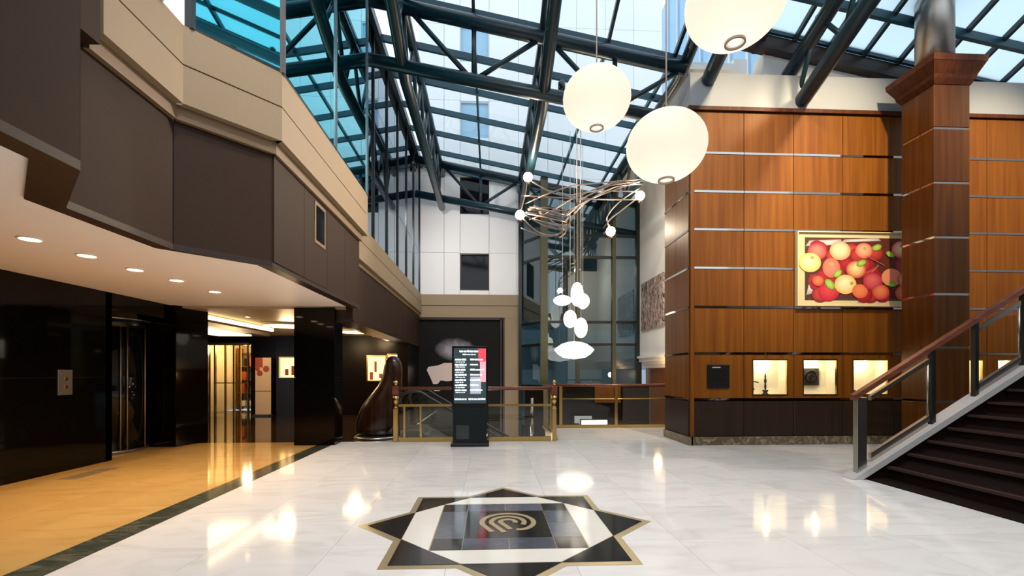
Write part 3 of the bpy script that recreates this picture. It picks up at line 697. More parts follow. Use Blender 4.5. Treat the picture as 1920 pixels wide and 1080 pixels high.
for r0, r1, m in ((.12, .10, 'chrome'), (.045, .02, 'chrome')):
    o = lathe('silver_ring', [(r0, 0), (r0, .02), (r1, .02), (r1, 0)], (0, 0, 0), m, md, 28, ring=True); o.rotation_euler = (math.pi/2, 0, 0); o.location = Vector((6.32, VW+.232, NZ0+.35))-wloc(md)
gn = thing('tiny_ornament', 'tiny green glass ornament in the third lit niche', 'ornament', (7.15, VW+.18, NZ0))
lathe('bowl', [(.02, 0), (.012, .03), (.03, .06), (.035, .09), (.02, .10)], (7.15, VW+.18, NZ0), 'green_marble', gn, 16)
# notice
nt_ = thing('notice_plaque', 'square black notice plaque with faint lettering on the wood wall', 'plaque', (4.32, VW, 1.3))
box('plate', 4.11, 4.54, VW-.03, VW, 1.08, 1.52, 'sign_black', nt_, .004)
box('lettering', 4.20, 4.36, VW-.033, VW-.03, 1.462, 1.482, 'sign_text', nt_)
for z in (1.40, 1.36, 1.27, 1.23): box('lettering', 4.18, 4.18+R.uniform(.15, .3), VW-.033, VW-.03, z, z+.010, 'mural_black', nt_)

# apple picture
pa = thing('apple_picture', 'large picture of red and yellow apples in a wooden crate on the wood wall', 'picture', (7.2, VW, 2.66))
PU0, PU1, PZ0, PZ1 = 5.85, 8.55, 2.66, 4.04
box('backboard', PU0, PU1, VW-.05, VW-.008, PZ0, PZ1, 'paper', pa)
def ink(name, polys, v):                                       # flat print: list of (points, centre colour, edge colour, centre)
    vs = []; fs = []; cs = []
    for d, (pts, c0, c1, ctr) in enumerate(polys):
        b = len(vs); y = v-.0002*d; vs.append((ctr[0], y, ctr[1])); cs.append(c0)
        mids = [((p[0]*.6+ctr[0]*.4), (p[1]*.6+ctr[1]*.4)) for p in pts]; n = len(pts)
        for p in mids: vs.append((p[0], y, p[1])); cs.append([x*.55+z*.45 for x, z in zip(c0, c1)])
        for p in pts: vs.append((p[0], y, p[1])); cs.append(c1)
        for i in range(n):
            j = (i+1) % n; fs.append((b, b+1+i, b+1+j)); fs.append((b+1+i, b+1+n+i, b+1+n+j, b+1+j))
    o = mk(name, vs, fs, 'print_ink', pa, cols=cs)
    o['kind'] = 'stuff'
    return o
def rect(a, b, c, d): return [(a, c), (b, c), (b, d), (a, d)]
polys = []
cr_ = (.60, .47, .25); cd = (.40, .28, .12)
polys.append((rect(PU0, PU1, PZ0, PZ1), (.10, .02, .01), (.09, .02, .015), ((PU0+PU1)/2, (PZ0+PZ1)/2)))
polys.append((rect(PU0, PU0+.14, PZ0, PZ1), cr_, cr_, (PU0+.07, 3.3))); polys.append((rect(PU1-.14, PU1, PZ0, PZ1), cr_, cr_, (PU1-.07, 3.3)))
polys.append((rect(PU0, PU1, PZ1-.09, PZ1), cr_, cr_, (7, PZ1-.04))); polys.append((rect(PU0, PU1, PZ0, PZ0+.09), cr_, cr_, (7, PZ0+.04)))
polys.append((rect(PU0+.14, PU1-.14, PZ0+.09, PZ0+.14), (.06, .04, .02), (.05, .04, .02), (7, PZ0+.11)))
polys.append((rect(PU0+.14, PU0+.20, PZ0+.09, PZ1-.09), (.05, .035, .01), (.05, .035, .01), (PU0+.17, 3.3)))
for x0, x1, z0, z1 in ((6.0, 6.75, 3.78, 3.92), (6.7, 7.5, 3.86, 3.95), (6.02, 6.16, 2.85, 3.25), (7.0, 7.6, 2.70, 2.76)):
    polys.append(([(x0, z0), (x1, z0+.04), (x1-.05, z1), (x0+.08, z1-.03)], (.60, .56, .54), (.30, .26, .25), ((x0+x1)/2, (z0+z1)/2)))
def sx(x): return 5.85+(x-215)*.00180*.97
def sz(y): return 4.04-(y-118)*.00158
def apple(x, y, r, top, side, ry=None, ctr=(0, -.25)):
    r2 = ry or r*.95; n = 18
    pts = [(sx(x+r*math.cos(2*math.pi*i/n)), sz(y-r2*math.sin(2*math.pi*i/n))) for i in range(n)]
    polys.append((pts, top, side, (sx(x+ctr[0]*r), sz(y+ctr[1]*r))))
red = (.42, .02, .03); dr = (.22, .01, .015); pk = (.75, .22, .17); yl = (.85, .62, .25); org = (.70, .22, .08); cream = (.88, .72, .42)
for i in range(40): apple(R.uniform(330, 1900), R.uniform(240, 900), R.uniform(70, 110), R.choice([red, (.5, .06, .04)]), dr)
for a in [(430, 350, 110, pk, red), (350, 480, 125, cream, (.75, .42, .08)), (690, 335, 120, cream, (.75, .25, .12)), (590, 540, 100, pk, (.60, .12, .06), 120), (960, 330, 100, (.80, .45, .25), (.55, .08, .06)),
          (870, 560, 115, yl, red), (560, 830, 120, (.60, .05, .06), (.40, .01, .03)), (750, 740, 125, cream, (.72, .35, .10)), (440, 700, 70, org, red), (915, 820, 90, org, (.6, .1, .04)),
          (1060, 700, 115, (.60, .12, .12), (.35, .01, .03)), (1150, 830, 100, org, (.45, .03, .03)), (1385, 310, 110, cream, (.60, .05, .04)), (1275, 650, 115, pk, (.65, .25, .08)), (1450, 680, 110, (.80, .6, .3), red),
          (1415, 840, 100, org, (.5, .05, .03)), (1500, 460, 90, pk, (.6, .15, .12)), (1640, 350, 115, pk, red), (1650, 600, 115, cream, red), (1620, 830, 110, org, red), (1560, 260, 60, pk, red)]:
    apple(*a)
for a in [(375, 420), (1385, 268), (820, 725), (585, 500), (970, 300)]: apple(a[0], a[1], 22, (.28, .22, .06), (.55, .42, .14))
for x, y, l, an in [(1105, 290, 60, .4), (1260, 370, 55, -.5), (930, 480, 60, .5), (570, 740, 75, -.9), (660, 610, 60, .8), (1280, 735, 50, 0)]:
    pts = []
    for i in range(14):
        t = 2*math.pi*i/14; ax, ay = l*math.cos(t), l*.62*math.sin(t); pts.append((sx(x+ax*math.cos(an)-ay*math.sin(an)), sz(y-(ax*math.sin(an)+ay*math.cos(an)))))
    polys.append((pts, (.42, .55, .10), (.12, .26, .02), (sx(x), sz(y))))
for x0, y0, x1, y1 in ((985, 390, 1190, 500), (1040, 590, 1120, 500)): polys.append(([(sx(x0), sz(y0)), (sx(x0+8), sz(y0+12)), (sx(x1+8), sz(y1+12)), (sx(x1), sz(y1))], (.40, .12, .10), (.40, .12, .10), (sx((x0+x1)/2+4), sz((y0+y1)/2+6))))
def clampp(p): return (min(max(p[0], PU0), PU1), min(max(p[1], PZ0), PZ1))
polys = [([clampp(q) for q in p], a, b, clampp(c)) for p, a, b, c in polys]
ink('apple_print', polys, VW-.052)
for a, b, c, d in ((PU0-.02, PU0, PZ0-.02, PZ1+.02), (PU1, PU1+.02, PZ0-.02, PZ1+.02), (PU0, PU1, PZ1, PZ1+.02), (PU0, PU1, PZ0-.02, PZ0)): box('edge_frame', a, b, VW-.085, VW-.008, c, d, 'crate', pa)

# ------------------------------------------------------------------ wood column with chrome bands
wc = setting('column_wood', 'square cherry wood column with chrome bands and a flared capital')
u0, u1, v0, v1 = 7.55, 8.19, 7.50, 8.12
zb = [0, .88, 1.80, 2.71, 3.68, 4.61, 5.54, 6.30]
for i in range(7):
    box('wood_cladding', u0, u1, v0, v1, zb[i]+.02, zb[i+1]-.02, 'column_wood', wc, .004); box('chrome_band', u0+.012, u1-.012, v0+.012, v1-.012, zb[i+1]-.025, zb[i+1]+.025, 'chrome', wc) if i < 6 else None
def frustum(name, e0, e1, z0, z1, m, parent):
    vs = [(u0-e0, v0-e0, z0), (u1+e0, v0-e0, z0), (u1+e0, v1+e0, z0), (u0-e0, v1+e0, z0), (u0-e1, v0-e1, z1), (u1+e1, v0-e1, z1), (u1+e1, v1+e1, z1), (u0-e1, v1+e1, z1)]
    return mk(name, vs, BF, m, parent)
frustum('capital_moulding', .01, .05, 6.28, 6.36, 'cherry_dark', wc); frustum('capital_moulding', .05, .07, 6.36, 6.42, 'cherry_dark', wc); frustum('capital_flare', .065, .15, 6.42, 6.60, 'cherry_dark', wc); frustum('capital_slab', .155, .165, 6.60, 6.70, 'cherry_dark', wc)
sp = thing('steel_post', 'brushed steel round post rising from the wood column capital', 'post', (7.87, 7.81, 6.70)); sp['kind'] = 'structure'
lathe('shaft', [(.27, 0), (.27, 2.6)], (7.87, 7.81, 6.70), 'steel', sp, 40)

# ------------------------------------------------------------------ staircase on the right
st = thing('staircase', 'dark carpeted staircase rising to the right from the marble floor', 'staircase', (4.8, 5.7, 0)); st['kind'] = 'structure'
RUN, RISE, SV = .271, .165, 5.70
NS = 14
for k in range(NS):
    a = 5.12+k*RUN
    box('riser', a, a+.03, .6, SV, k*RISE, (k+1)*RISE-.03, 'tread', st); box('tread', a-.015, a+RUN+.02, .6, SV, (k+1)*RISE-.035, (k+1)*RISE, 'tread', st); box('nosing', a-.028, a+.022, .6, SV, (k+1)*RISE-.028, (k+1)*RISE+.004, 'nosing', st)
sl_ = RISE/RUN
box('base_carpet', 4.82, 5.12, .6, SV, .001, .012, 'tread', st)
def zs(u): return (u-4.65)*sl_
slabv('under_slab', [(5.16, 0), (5.5, 0), (8.9, 2.0), (8.9, 2.25), (5.16, .10)], .7, SV, 'tread', st)
slabv('stringer', [(4.70, 0), (8.9, 0), (8.9, zs(8.9)-.02), (4.70, .0)], SV+.001, SV+.14, 'tread', st)
slabv('stringer_cap', [(4.63, 0), (4.75, 0), (8.9, zs(8.9)-.05), (8.9, zs(8.9)+.03), (4.63, .012)], SV-.04, SV+.17, 'cap_stone', st)
ld = box('landing', 8.9, 12.6, .6, 5.84, 2.14, 2.31, 'tread', st)
rl = thing('stair_railing', 'steel and glass stair railing with a dark red wooden handrail', 'railing', (4.8, 5.75, 0))
SVR = SV+.065
box('newel_post', 4.735, 4.86, SVR-.04, SVR+.04, .08, 1.05, 'steel', rl, .004)
def sloped(name, a, b, o0, o1, vv0, vv1, m): return slabv(name, [(a, zs(a)+o0), (b, zs(b)+o0), (b, zs(b)+o1), (a, zs(a)+o1)], vv0, vv1, m, rl)
sloped('handrail', 4.70, 8.9, .98, 1.05, SVR-.045, SVR+.045, 'rail_wood')
for a, b in ((4.93, 5.72), (6.40, 6.98), (7.66, 8.30)):
    sloped('glass_panel', a, b, .16, .84, SVR-.006, SVR+.006, 'rail_glass')
    sloped('glass_trim', a, b, .84, .90, SVR-.025, SVR+.025, 'steel'); sloped('glass_trim', a, b, .09, .16, SVR-.025, SVR+.025, 'steel')
    for q in ([a-.06, b+.03] if a > 5 else [b+.03]): box('baluster_post', q, q+.05, SVR-.03, SVR+.03, zs(q)+.02, zs(q)+1.0, 'dark_frame', rl)
    tube('glass_stile', [(b-.01, SVR-.01, zs(b)+.12), (b-.01, SVR-.01, zs(b)+.88)], .012, 'steel', rl, 8)

# ------------------------------------------------------------------ kiosk
ki = thing('digital_kiosk', 'tall black digital kiosk with a lit listing screen before the railing', 'kiosk', (-.365, 8.75, 0))
K0, K1, KV = -.70, -.03, 8.66
box('base_plate', K0-.02, K1+.02, KV-.10, KV+.35, 0, .06, 'black_plastic', ki, .01)
slabu('lower_body', [(KV-.07, .06), (KV+.22, .06), (KV+.10, .72), (KV-.02, .72)], K0+.02, K1-.02, 'kiosk_low', ki)
box('housing', K0, K1, KV-.02, KV+.09, .66, 1.87, 'black_plastic', ki, .008)
box('teal_panel', K0+.08, K0+.32, KV-.068, KV-.060, .14, .40, 'kiosk_low', ki)
scn = box('screen', K0+.035, K1-.035, KV-.026, KV-.02, .80, 1.83, 'screen_dark', ki)
box('image_patch', K1-.18, K1-.04, KV-.029, KV-.026, 1.58, 1.82, 'screen_red', scn); box('image_patch', K1-.15, K1-.04, KV-.0285, KV-.026, 1.20, 1.58, 'screen_pink', scn); box('image_patch', K0+.34, K0+.54, KV-.0283, KV-.026, .98, 1.30, 'screen_blue', scn)
def words_row(z, h, x0, x1, avg):
    x = x0
    while x < x1-.02:
        wd = min(R.uniform(.4, 1.2)*avg, x1-x); box('screen_lettering', x, x+wd, KV-.0325, KV-.030, z, z+h*R.uniform(.7, 1), 'screen_text', scn); x += wd+.012
words_row(1.755, .035, K0+.14, K0+.50, .07); words_row(1.70, .022, K0+.20, K0+.44, .05)
for i in range(7):
    z = 1.60-i*.095; words_row(z, .035, K0+.06, K0+.27, .10); words_row(z+.005, .028, K0+.34, K0+.34+R.uniform(.14, .26), .09); words_row(z-.035, .014, K0+.07, K0+.24, .06)
words_row(.865, .034, K0+.05, K0+.28, .06); words_row(.865, .034, K0+.31, K1-.05, .05)

# ------------------------------------------------------------------ railings around the opening
r1 = thing('glass_railing', 'brass framed glass railing behind the kiosk', 'railing', (-.3, 9.3, 0), 'glass railings around the stairwell')
RV = 9.27
def newel(name, u, v, parent, h=1.02, wd=.045):
    parent = box(name, u-wd, u+wd, v-wd, v+wd, 0, .66, 'brass', parent, .006)
    lathe('turned_cap', [(.03, .66), (.05, .68), (.03, .72), (.055, .80), (.06, .90), (.03, .93)], (u, v, 0), 'brass', parent, 16)
    box('wood_block', u-.06, u+.06, v-.06, v+.06, .93, 1.10, 'rail_wood', parent, .01)
    lathe('ball_finial', [(.015, 1.10), (.03, 1.13), (.045, 1.17), (.03, 1.21), (.008, 1.225)], (u, v, 0), 'brass', parent, 16)
newel('newel_post', -1.86, RV, r1); newel('newel_post', 1.30, RV, r1)
tube('handrail', [(-1.86, RV, 1.06), (1.30, RV, 1.06)], .035, 'rail_wood', r1, 12)
box('top_channel', -1.80, 1.24, RV-.025, RV+.025, .70, .745, 'brass', r1); box('bottom_channel', -1.80, 1.24, RV-.03, RV+.03, 0, .09, 'brass', r1)
for a, b in ((-1.80, -1.38), (-1.36, -.05), (-.03, 1.24)): box('glass_panel', a+.01, b-.01, RV-.006, RV+.006, .08, .71, 'rail_glass', r1)
for q in (-1.69, -1.37): box('brass_stile', q-.018, q+.018, RV-.02, RV+.02, .08, .72, 'brass', r1)
tube('corner_pipe', [(.88, RV+.3, 0), (.88, RV+.3, .85)], .03, 'chrome', r1, 12)
r2 = thing('glass_railing', 'wood topped glass railing running beside the far opening to the wood wall', 'railing', (3.2, 11.5, 0), 'glass railings around the stairwell')
tube('handrail', [(1.45, 11.5, 1.06), (5.2, 11.5, 1.06)], .035, 'rail_wood', r2, 12)
for q in (1.62, 1.78, 3.18, 4.60, 5.1): box('post', q-.035, q+.035, 11.47, 11.53, 0, 1.04, 'brass' if q > 1.7 else 'rail_wood', r2)
box('bottom_channel', 1.45, 5.2, 11.46, 11.54, 0, .07, 'brass', r2); tube('mid_rail', [(1.8, 11.5, .72), (5.1, 11.5, .72)], .014, 'brass', r2, 8)
for a, b in ((1.82, 3.14), (3.22, 4.56)): box('glass_panel', a, b, 11.494, 11.506, .07, 1.0, 'rail_glass', r2)
r3 = thing('side_railing', 'glass railing returning along the right edge of the stairwell', 'railing', (1.36, 10.4, 0), 'glass railings around the stairwell')
box('bottom_channel', 1.32, 1.38, 9.36, 11.5, 0, .08, 'brass', r3); box('glass_panel', 1.344, 1.356, 9.36, 11.5, .08, .98, 'rail_glass', r3); tube('handrail', [(1.35, 9.36, 1.06), (1.35, 11.5, 1.06)], .035, 'rail_wood', r3, 12)
for v in (10.1, 10.8): box('post', 1.33, 1.37, v-.02, v+.02, .05, 1.05, 'brass', r3)
# light box and lower level
lb = thing('light_box', 'glowing white light box below the far railing', 'light box', (3.3, 14.5, -.33))
box('housing', 2.88, 3.74, 14.48, 14.62, -.36, -.10, 'dark_frame', lb); box('diffuser', 2.9, 3.72, 14.465, 14.48, -.335, -.125, 'lightbox', lb)
lw = setting('wall_lower', 'dark walls of the level below the opening')
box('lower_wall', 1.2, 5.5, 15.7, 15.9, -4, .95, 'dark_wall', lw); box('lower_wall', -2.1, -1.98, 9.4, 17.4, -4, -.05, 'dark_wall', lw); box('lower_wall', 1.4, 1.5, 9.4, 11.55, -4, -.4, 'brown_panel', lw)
box('lit_board', 3.6, 4.5, 15.66, 15.7, .35, .92, 'cherry', lw); box('pale_board', 2.9, 3.5, 15.66, 15.7, -.75, -.1, 'office_light', lw)
for i in range(5): box('hanging_board', 2.2+i*.55, 2.5+i*.55, 15.6, 15.66, -1.0, -.35, 'brown_panel', lw)
light('lower_lamp', 'POINT', (0, 13.5, -.8), 90, (1, .85, .7), .4)
# escalator
es = thing('escalator', 'escalator with glass balustrades descending below the kiosk railing', 'escalator', (-1.9, 10.8, 0))
def ez(u): return -(u+1.55)*.577 if u > -1.55 else 0
EU = [-1.97, -1.55]+[-1.55+.25*k for k in range(1, 18)]
for v in (10.25, 11.45):
    pts = [(u, v, ez(u)+.95) for u in [-1.8, -1.55, -1.3, -1.0, 0, 1.3]]
    tube('rubber_handrail', catmull([(-1.9, v, .55), (-1.97, v, .78), (-1.85, v, .93)]+pts[1:], 4), .035, 'rubber', es, 10)
    slabv('glass_balustrade', [(-1.9, .1), (-1.55, .1), (1.3, ez(1.3)+.1), (1.3, ez(1.3)+.9), (-1.55, .9), (-1.9, .85)], v-.006, v+.006, 'rail_glass', es)
    slabv('skirt', [(-1.95, -.15), (-1.55, -.2), (1.3, ez(1.3)-.2), (1.3, ez(1.3)+.1), (-1.55, .1), (-1.95, .1)], v-.05, v+.05, 'steel', es)
for k in range(9):
    u = -1.5+k*.32; box('step', u, u+.34, 10.31, 11.39, ez(u)-.32, ez(u)-.12, 'steel', es)
box('landing_plate', -1.97, -1.5, 10.31, 11.39, -.06, .0, 'steel', es)

# sculpture
scu = thing('carved_sculpture', 'dark polished teardrop wood sculpture leaning right by the brass post', 'sculpture', (-2.4, 9.95, 0))
lathe('round_base', [(.46, 0), (.46, .03), (.44, .045)], (-2.40, 9.95, 0), 'steel', scu, 40)
vs = []; fs = []
lev = [(.045, -2.42, .36), (.12, -2.41, .42), (.30, -2.39, .44), (.46, -2.37, .42), (.62, -2.34, .39), (.80, -2.26, .36), (.95, -2.18, .32), (1.08, -2.12, .275), (1.20, -2.09, .24), (1.35, -2.06, .215), (1.50, -2.05, .20), (1.60, -2.05, .175), (1.67, -2.05, .135), (1.715, -2.05, .08), (1.73, -2.05, .02)]
for z, u, r in lev:
    for k in range(28):
        a = 2*math.pi*k/28; rr = r*(1+.03*math.cos(2*a+z*2.2)); vs.append((u+rr*math.cos(a), 9.95+rr*.62*math.sin(a), z))
for i in range(len(lev)-1):
    for k in range(28):
        k2 = (k+1) % 28; fs.append((i*28+k, i*28+k2, (i+1)*28+k2, (i+1)*28+k))
fs.append(tuple(range(28))[::-1]); fs.append(tuple(range((len(lev)-1)*28, len(lev)*28)))
mk('carved_body', vs, fs, 'sculpture_wood', scu, True)

# ------------------------------------------------------------------ roof: trusses and skylight
def truss(name, label, v, ua, ub, nodes, parent_name=None):
    t = thing(name, label, 'truss', ((ua+ub)/2, v, zL(0)), 'blue steel roof trusses')
    tube('upper_chord', [(ua, v, zU(ua)), (ub, v, zU(ub))], .135, 'steel_paint', t, 16); tube('lower_chord', [(ua, v, zL(ua)), (ub, v, zL(ub))], .125, 'steel_paint', t, 16)
    for i in range(len(nodes)-1):
        a, b = nodes[i], nodes[i+1]; m_ = (a+b)/2
        tube('web_diagonal', [(a+.12, v, zU(a)-.05), (m_-.08, v, zL(m_)+.05)], .05, 'steel_paint', t, 10)
        tube('web_diagonal', [(b-.12, v, zU(b)-.05), (m_+.08, v, zL(m_)+.05)], .05, 'steel_paint', t, 10)
        tube('web_post', [(m_, v, zU(m_)), (m_, v, zL(m_))], .05, 'steel_paint', t, 10)
    return t
NODES = [-1.73, 1.1, 4.0]
truss('roof_truss', 'blue steel tube truss crossing the skylight above the globe lamps', 9.3, -2.58, 4.0, [-3.2+.6, -1.73, 1.1, 4.0][1:])
truss('roof_truss', 'blue steel tube truss crossing before the white facade at the far end', 16.25, -2.58, 5.7, [-1.73, 1.1, 4.0])
LAB = ['long steel tube rafter along the glass curtain wall', 'long steel tube rafter above the wire chandelier', 'steel tube rafter along the white block edge', 'steel tube rafter ending on the white band above the apple picture']
for i, u in enumerate([-1.73, 1.1, 4.02, 5.95]):
    t = thing('roof_rafter', LAB[i], 'rafter', (u, 10, zL(u)), 'long roof rafters')
    far = [16.9, 16.75, 15.9, None][i]
    def pth(zf, v_end):
        return [(u, v_end, zf(u, v_end)), (u, 9.6, zf(u, 9.6)), (u, -2, zf(u, -2))][::-1]
    if i < 2:
        tube('lower_tube', pth(lambda a, b: zL(a, b)-.10, far), .12, 'steel_paint', t, 16, True)
        tube('upper_beam', pth(lambda a, b: zU(a, b)+.02, 17.2), .10, 'steel_paint', t, 14)
        vs_ = [4.5+1.2*k for k in range(11)]
    elif i == 2:
        tube('lower_tube', [(u, 15.9, zL(u)), (u, 9.82, zL(u))], .12, 'steel_paint', t, 16)
        tube('upper_beam', pth(lambda a, b: zU(a, b)+.02, 17.2), .12, 'steel_paint', t, 14)
        tube('lower_tube', [(u+.1, -2, zL(u, -2)), (u+.1, 8.50, zL(u, 8.50)-.05)], .13, 'steel_paint', t, 16, True)
        vs_ = [10.5+1.2*k for k in range(5)]
    else:
        tube('lower_tube', [(u, -2, zL(u, -2)), (u, 8.50, zL(u, 8.5)-.06)], .14, 'steel_paint', t, 16, True)
        tube('upper_beam', [(u-.02, -2, zU(u, -2)-.25), (u-.02, 8.90, zU(u, 8.9)-.25)], .14, 'steel_paint', t, 14, True)
        vs_ = [4.5, 5.7, 6.9, 8.1]
    for k, v in enumerate(vs_):
        if v+1.2 < 17.2: tube('web_diagonal', [(u, v, zU(u, v)), (u, v+.6, zL(u, v+.6))], .045, 'steel_paint', t, 8); tube('web_diagonal', [(u, v+.6, zL(u, v+.6)), (u, v+1.2, zU(u, v+1.2))], .045, 'steel_paint', t, 8)
sk = setting('skylight', 'sloping glass roof with blue glazing bars')
ang = math.atan(.187); ca = math.cos(ang)
MU = [-2.53]+[-1.73+1.4*k for k in range(5)]+[4.2]
VB = [12.1+1.3*k for k in range(-2, 5)]
def rbar(name, ua, va, ub, vb, w_, h_, m, dz=0):
    a, b = Vector((ua, va, zR(ua, va)+dz)), Vector((ub, vb, zR(ub, vb)+dz)); d = (b-a).normalized(); s_ = d.cross(Vector((0, 0, 1))).normalized()*w_/2; t_ = Vector((0, 0, h_/2))
    vs = [a-s_-t_, a+s_-t_, b+s_-t_, b-s_-t_, a-s_+t_, a+s_+t_, b+s_+t_, b-s_+t_]
    return mk(name, vs, BF, m, sk)
def rpane(ua, ub, va, vb, m='roof_glass'):
    c = [(ua, va), (ub, va), (ub, vb), (ua, vb)]; vs = [(x, y, zR(x, y)+.02) for x, y in c]+[(x, y, zR(x, y)+.035) for x, y in c]
    return mk('glass_pane', vs, BF, m, sk)
rows = [9.6]+[v for v in VB if v > 9.7]+[17.4]
for v in VB: rbar('glazing_bar', -2.55, v, 4.2, v, .07, .15, 'bar_paint', -.06)
for u in MU[1:-1]: rbar('mullion', u, 9.6, u, 17.4, .06, .09, 'bar_paint', -.02)
for i in range(len(MU)-1):
    for j in range(len(rows)-1): rpane(MU[i]+.02, MU[i+1]-.02, rows[j]+.02, rows[j+1]-.02)
# rising front part
MF = [-2.53]+[-1.73+1.4*k for k in range(5)]+[4.57+.7*k for k in range(12)]
VF = [9.6, 8.1, 6.6, 5.1, 3.0, .5, -2]
for v in VF[:-1]: rbar('glazing_bar', -2.55, min(v, 9.55), 12.4, min(v, 9.55), .08, .15, 'bar_paint', -.06) if v < 9 else None
rbar('eave_beam', 4.2, 8.88, 12.6, 8.88, .22, .26, 'brown_trim', -.12); rbar('eave_beam', 4.2, 8.75, 12.6, 8.75, .06, .1, 'bar_paint', .02)
for u in MF[1:]: rbar('mullion', u, 8.8 if u > 4.2 else 9.6, u, -2, .065, .10, 'steel_paint', -.02)
for i in range(len(MF)-1):
    for j in range(len(VF)-1):
        a, b = VF[j], VF[j+1]
        if MF[i] > 4.1: a = min(a, 8.8)
        rpane(MF[i]+.02, MF[i+1]-.02, b+.02, a-.02, 'frosted_glass' if MF[i] > 4.1 else 'roof_glass')
rbar('valley_beam', 4.2, 9.8, 4.2, 17.4, .2, .3, 'brown_trim', -.12); rbar('valley_beam', 5.3, 9.0, 5.3, 6.5, .14, .2, 'brown_trim', -.1)
rbar('wall_beam', -2.52, 17.3, -2.52, 9.6, .1, .2, 'steel_paint', -.1)
box('valley_infill', 4.2, 5.5, 9.8, 17.4, 7.95, 8.1, 'white_paint', sk)
# enclosing lobby behind and to the right of the camera
we = setting('wall_lobby', 'plain walls of the lobby behind the viewpoint')
box('lobby_wall', -7.6, 13, -7.2, -7, 0, 6.5, 'beige_stone', we); box('lobby_wall', 12.7, 12.9, -7, 9.8, 0, 9, 'soffit_paint', we)
box('lobby_ceiling', -2.6, 13, -7, -2, 5.2, 5.4, 'soffit_paint', we)

# ------------------------------------------------------------------ hanging lamps
def globe(c, Rr, H2, label):
    t = thing('globe_pendant', label, 'pendant lamp', (c[0], c[1], c[2]+H2), 'large globe pendants')
    prof = []
    for i in range(25):
        a = -math.pi/2+math.pi*i/24; prof.append((max(.10 if i in (0, 24) else 0, Rr*math.cos(a)), H2*math.sin(a)))
    prof[0] = (.085, -H2*.985); prof[-1] = (.085, H2*.985)
    lathe('ribbed_shade', prof, c, 'lamp_shade', t, 96, True, .006)
    lathe('bottom_ring', [(.095, -H2-.012), (.095, -H2+.012), (.080, -H2+.012), (.080, -H2-.012)], c, 'ring_metal', t, 32, False, 0, True)
    tube('cord', [(c[0], c[1], c[2]+H2), (c[0], c[1], zR(c[0], c[1])+.02)], .010, 'cord', t, 6)
    light('globe_bulb', 'POINT', (c[0], c[1], c[2]-.14), 3.2, (1, .88, .74), .06, parent=t)
globe((1.45, 6.2, 5.08), .455, .395, 'upper left cream globe pendant before the roof truss')
globe((2.06, 5.3, 4.01), .455, .395, 'lowest cream globe pendant in front of the wood wall corner')
globe((2.34, 4.3, 4.91), .455, .395, 'largest cream globe pendant cut by the top of the picture')
# pendant cluster
def pend(c, prof, label):
    t = thing('cluster_pendant', label, 'pendant lamp', (c[0], c[1], c[2]), 'cluster of white pendants beyond the far railing')
    lathe('shade', prof, c, 'pendant_shade', t, 40)
    top = max(z for r, z in prof); tube('cord', [(c[0], c[1], c[2]+top), (c[0], c[1], zR(c[0], c[1])+.02)], .007, 'cord', t, 6)
def ell(w_, h_, pw=1.0, n=14):
    return [(max(.03, w_/2*abs(math.cos(-math.pi/2+math.pi*i/n))**pw), h_/2*math.sin(-math.pi/2+math.pi*i/n)) for i in range(n+1)]
k = 1.1138
pend((2.662, 13.950, 3.764), ell(.35*k, .65*k, .8), 'tall egg shaped white pendant at the top of the cluster')
pend((2.182, 13.750, 3.542), ell(.50*k, .28*k, 1.2), 'small saucer white pendant on the left of the cluster')
pend((2.724, 13.400, 3.473), ell(.36*k, .42*k, 1.2), 'pointed round white pendant tucked against the tall egg pendant')
pend((2.297, 13.100, 2.913), ell(.34*k, .45*k, .9), 'small egg white pendant left above the big saucer')
pend((2.540, 12.750, 2.625), ell(.33*k, .50*k, .9), 'oval white pendant right above the big saucer')
pend((2.699, 14.650, 2.110), [(a*k*1.06, b*k*1.06) for a, b in ((.05, -.25), (.3, -.21), (.44, -.12), (.54, 0), (.48, .06), (.34, .16), (.18, .21), (.05, .23))], 'wide flying-saucer white pendant at the bottom of the cluster')
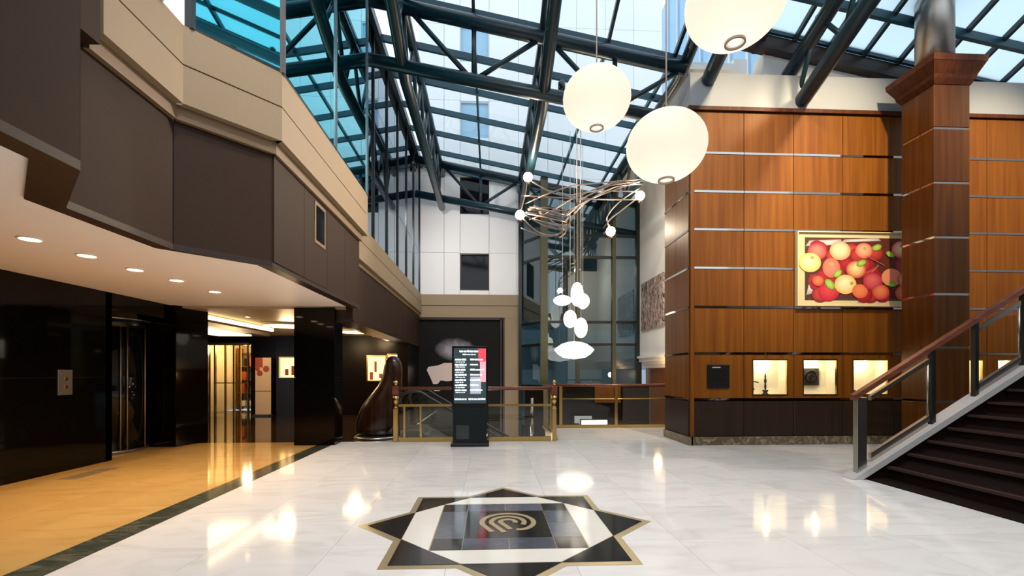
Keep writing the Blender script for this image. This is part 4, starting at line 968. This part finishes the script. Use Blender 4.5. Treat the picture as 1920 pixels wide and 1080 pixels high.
# wire chandelier
ch = thing('wire_chandelier', 'tangled metal rod chandelier with four bright bulbs', 'chandelier', (2.3, 11.9, 6))
def w13(px, py, dv=0):
    a = math.atan(42/866); x = (px-960)/866; dx, dy, dz = x*math.cos(a)+math.sin(a), -x*math.sin(a)+math.cos(a), (700-py)/866
    t = (11.9+dv)/dy; return (dx*t, 11.9+dv, 1.36+dz*t)
RODS = [[(978, 367, 0), (1090, 373, .2), (1200, 375, 0)], [(985, 382, .2), (1060, 352, -.1), (1125, 343, .1), (1205, 336, 0)], [(990, 394, 0), (1062, 394, .3), (1120, 368, .1), (1205, 338, -.1)],
        [(985, 400, .1), (1040, 412, -.2), (1062, 418, 0), (1060, 436, .2), (1048, 446, 0)], [(976, 428, 0), (1022, 443, .2), (1058, 432, .1), (1088, 388, -.2), (1150, 352, 0), (1205, 345, .1)],
        [(990, 392, -.1), (1030, 390, .2), (1064, 402, .1), (1058, 418, 0)], [(985, 398, 0), (1020, 405, .1), (1056, 432, 0)], [(992, 412, .2), (1030, 398, 0), (1075, 372, .1), (1150, 343, .2), (1200, 342, 0)],
        [(985, 404, -.2), (1025, 425, -.1), (1058, 431, 0)], [(1195, 372, 0), (1165, 395, .1), (1140, 416, 0), (1145, 430, 0)], [(1200, 352, .1), (1160, 380, .2), (1138, 408, .1), (1145, 428, 0)],
        [(988, 340, 0), (984, 368, .1), (976, 398, 0)], [(1010, 398, 0), (1060, 396, .1), (1064, 412, .2), (1012, 400, .1)], [(990, 336, 0), (1050, 366, .2), (1120, 358, .1), (1200, 360, 0)], [(1085, 376, 0), (1145, 348, .1), (1210, 340, .2)], [(1086, 374, 0), (1084, 386, .05), (1060, 406, 0)], [(992, 388, .1), (1040, 398, -.1), (1063, 408, .1), (1050, 424, 0), (1000, 410, .1)], [(980, 410, 0), (1010, 436, .1), (1045, 440, 0), (1062, 420, -.1)], [(1000, 386, .1), (1055, 404, .15), (1070, 394, .1), (1110, 372, 0)]]
for r_ in RODS: tube('bent_rod', catmull([w13(*p) for p in r_], 6), .019, 'rod_metal', ch, 8)
for i, dx in enumerate((-.05, .05)): tube('suspension_cable', [(2.33+dx, 12.0, 5.85), (2.33+dx, 12.0, zR(2.33)-.05)], .012, 'cord', ch, 6)
for px, py in ((990, 332), (975, 403), (1200, 367), (1145, 434)):
    c = w13(px, py); b = lathe('bulb', [(max(.01, .12*math.cos(-math.pi/2+math.pi*i/10)), .12*math.sin(-math.pi/2+math.pi*i/10)) for i in range(11)], c, 'bulb', ch, 18)
    tube('socket', [(c[0], c[1], c[2]-.18), (c[0], c[1], c[2]-.09)], .05, 'rod_metal', ch, 12)
    light('bulb_lamp', 'POINT', (c[0], c[1]-.2, c[2]+.0), 60, (1, .84, .62), .1, parent=ch)

# ------------------------------------------------------------------ added fill spotlights, hung at roof level to brighten walls and floor
def add_fill_spot(loc, tgt, e, col, ang_, label):
    t = thing('added_spot', label, 'spotlight', loc, 'added fill spotlights on the roof steel')
    lathe('can', [(.07, 0), (.08, .02), (.08, .22), (.04, .26)], loc, 'black_plastic', t, 16)
    o = light('fill_beam', 'SPOT', (loc[0], loc[1], loc[2]-.03), e, col, .12, spot=ang_, parent=t, blend=1.0); aim(o, tgt)
add_fill_spot((6.4, 4.2, 8.9), (6.4, 8.56, 5.2), 3300, (1, .82, .52), 50, 'added fill spotlight lighting the apple picture')
add_fill_spot((9.4, 4.4, 8.3), (9.6, 8.56, 4.9), 2700, (1, .82, .52), 52, 'added fill spotlight lighting the wood wall past the column')
add_fill_spot((4.5, 4.2, 9.2), (4.7, 8.56, 5.2), 2900, (1, .82, .52), 48, 'added fill spotlight lighting the wood wall corner')
add_fill_spot((0.5, 1.5, 9.5), (1.6, 7.2, 0), 1050, (1, .93, .86), 105, 'added fill spotlight over the star inlay')
add_fill_spot((4.6, 2.4, 9.6), (4.0, 4.8, 0), 600, (1, .88, .76), 80, 'added fill spotlight over the foot of the staircase')
add_fill_spot((-2.1, 12.8, 6.9), (-0.6, 17.4, 4.9), 430, (1, .95, .94), 95, 'added fill spotlight lighting the white facade')
add_fill_spot((1.6, 10.2, 7.6), (5.3, 13.2, 4.2), 500, (1, .88, .74), 70, 'added fill spotlight lighting the abstract painting wall')
add_fill_spot((2.6, 9.0, 7.0), (-2.5, 7.2, 4.0), 1500, (1, .80, .64), 66, 'added fill spotlight washing the brown balcony front')
add_fill_spot((-1.4, 3.0, 8.6), (-1.8, 6.6, 0), 420, (1, .90, .82), 85, 'added fill spotlight over the dark floor strip')
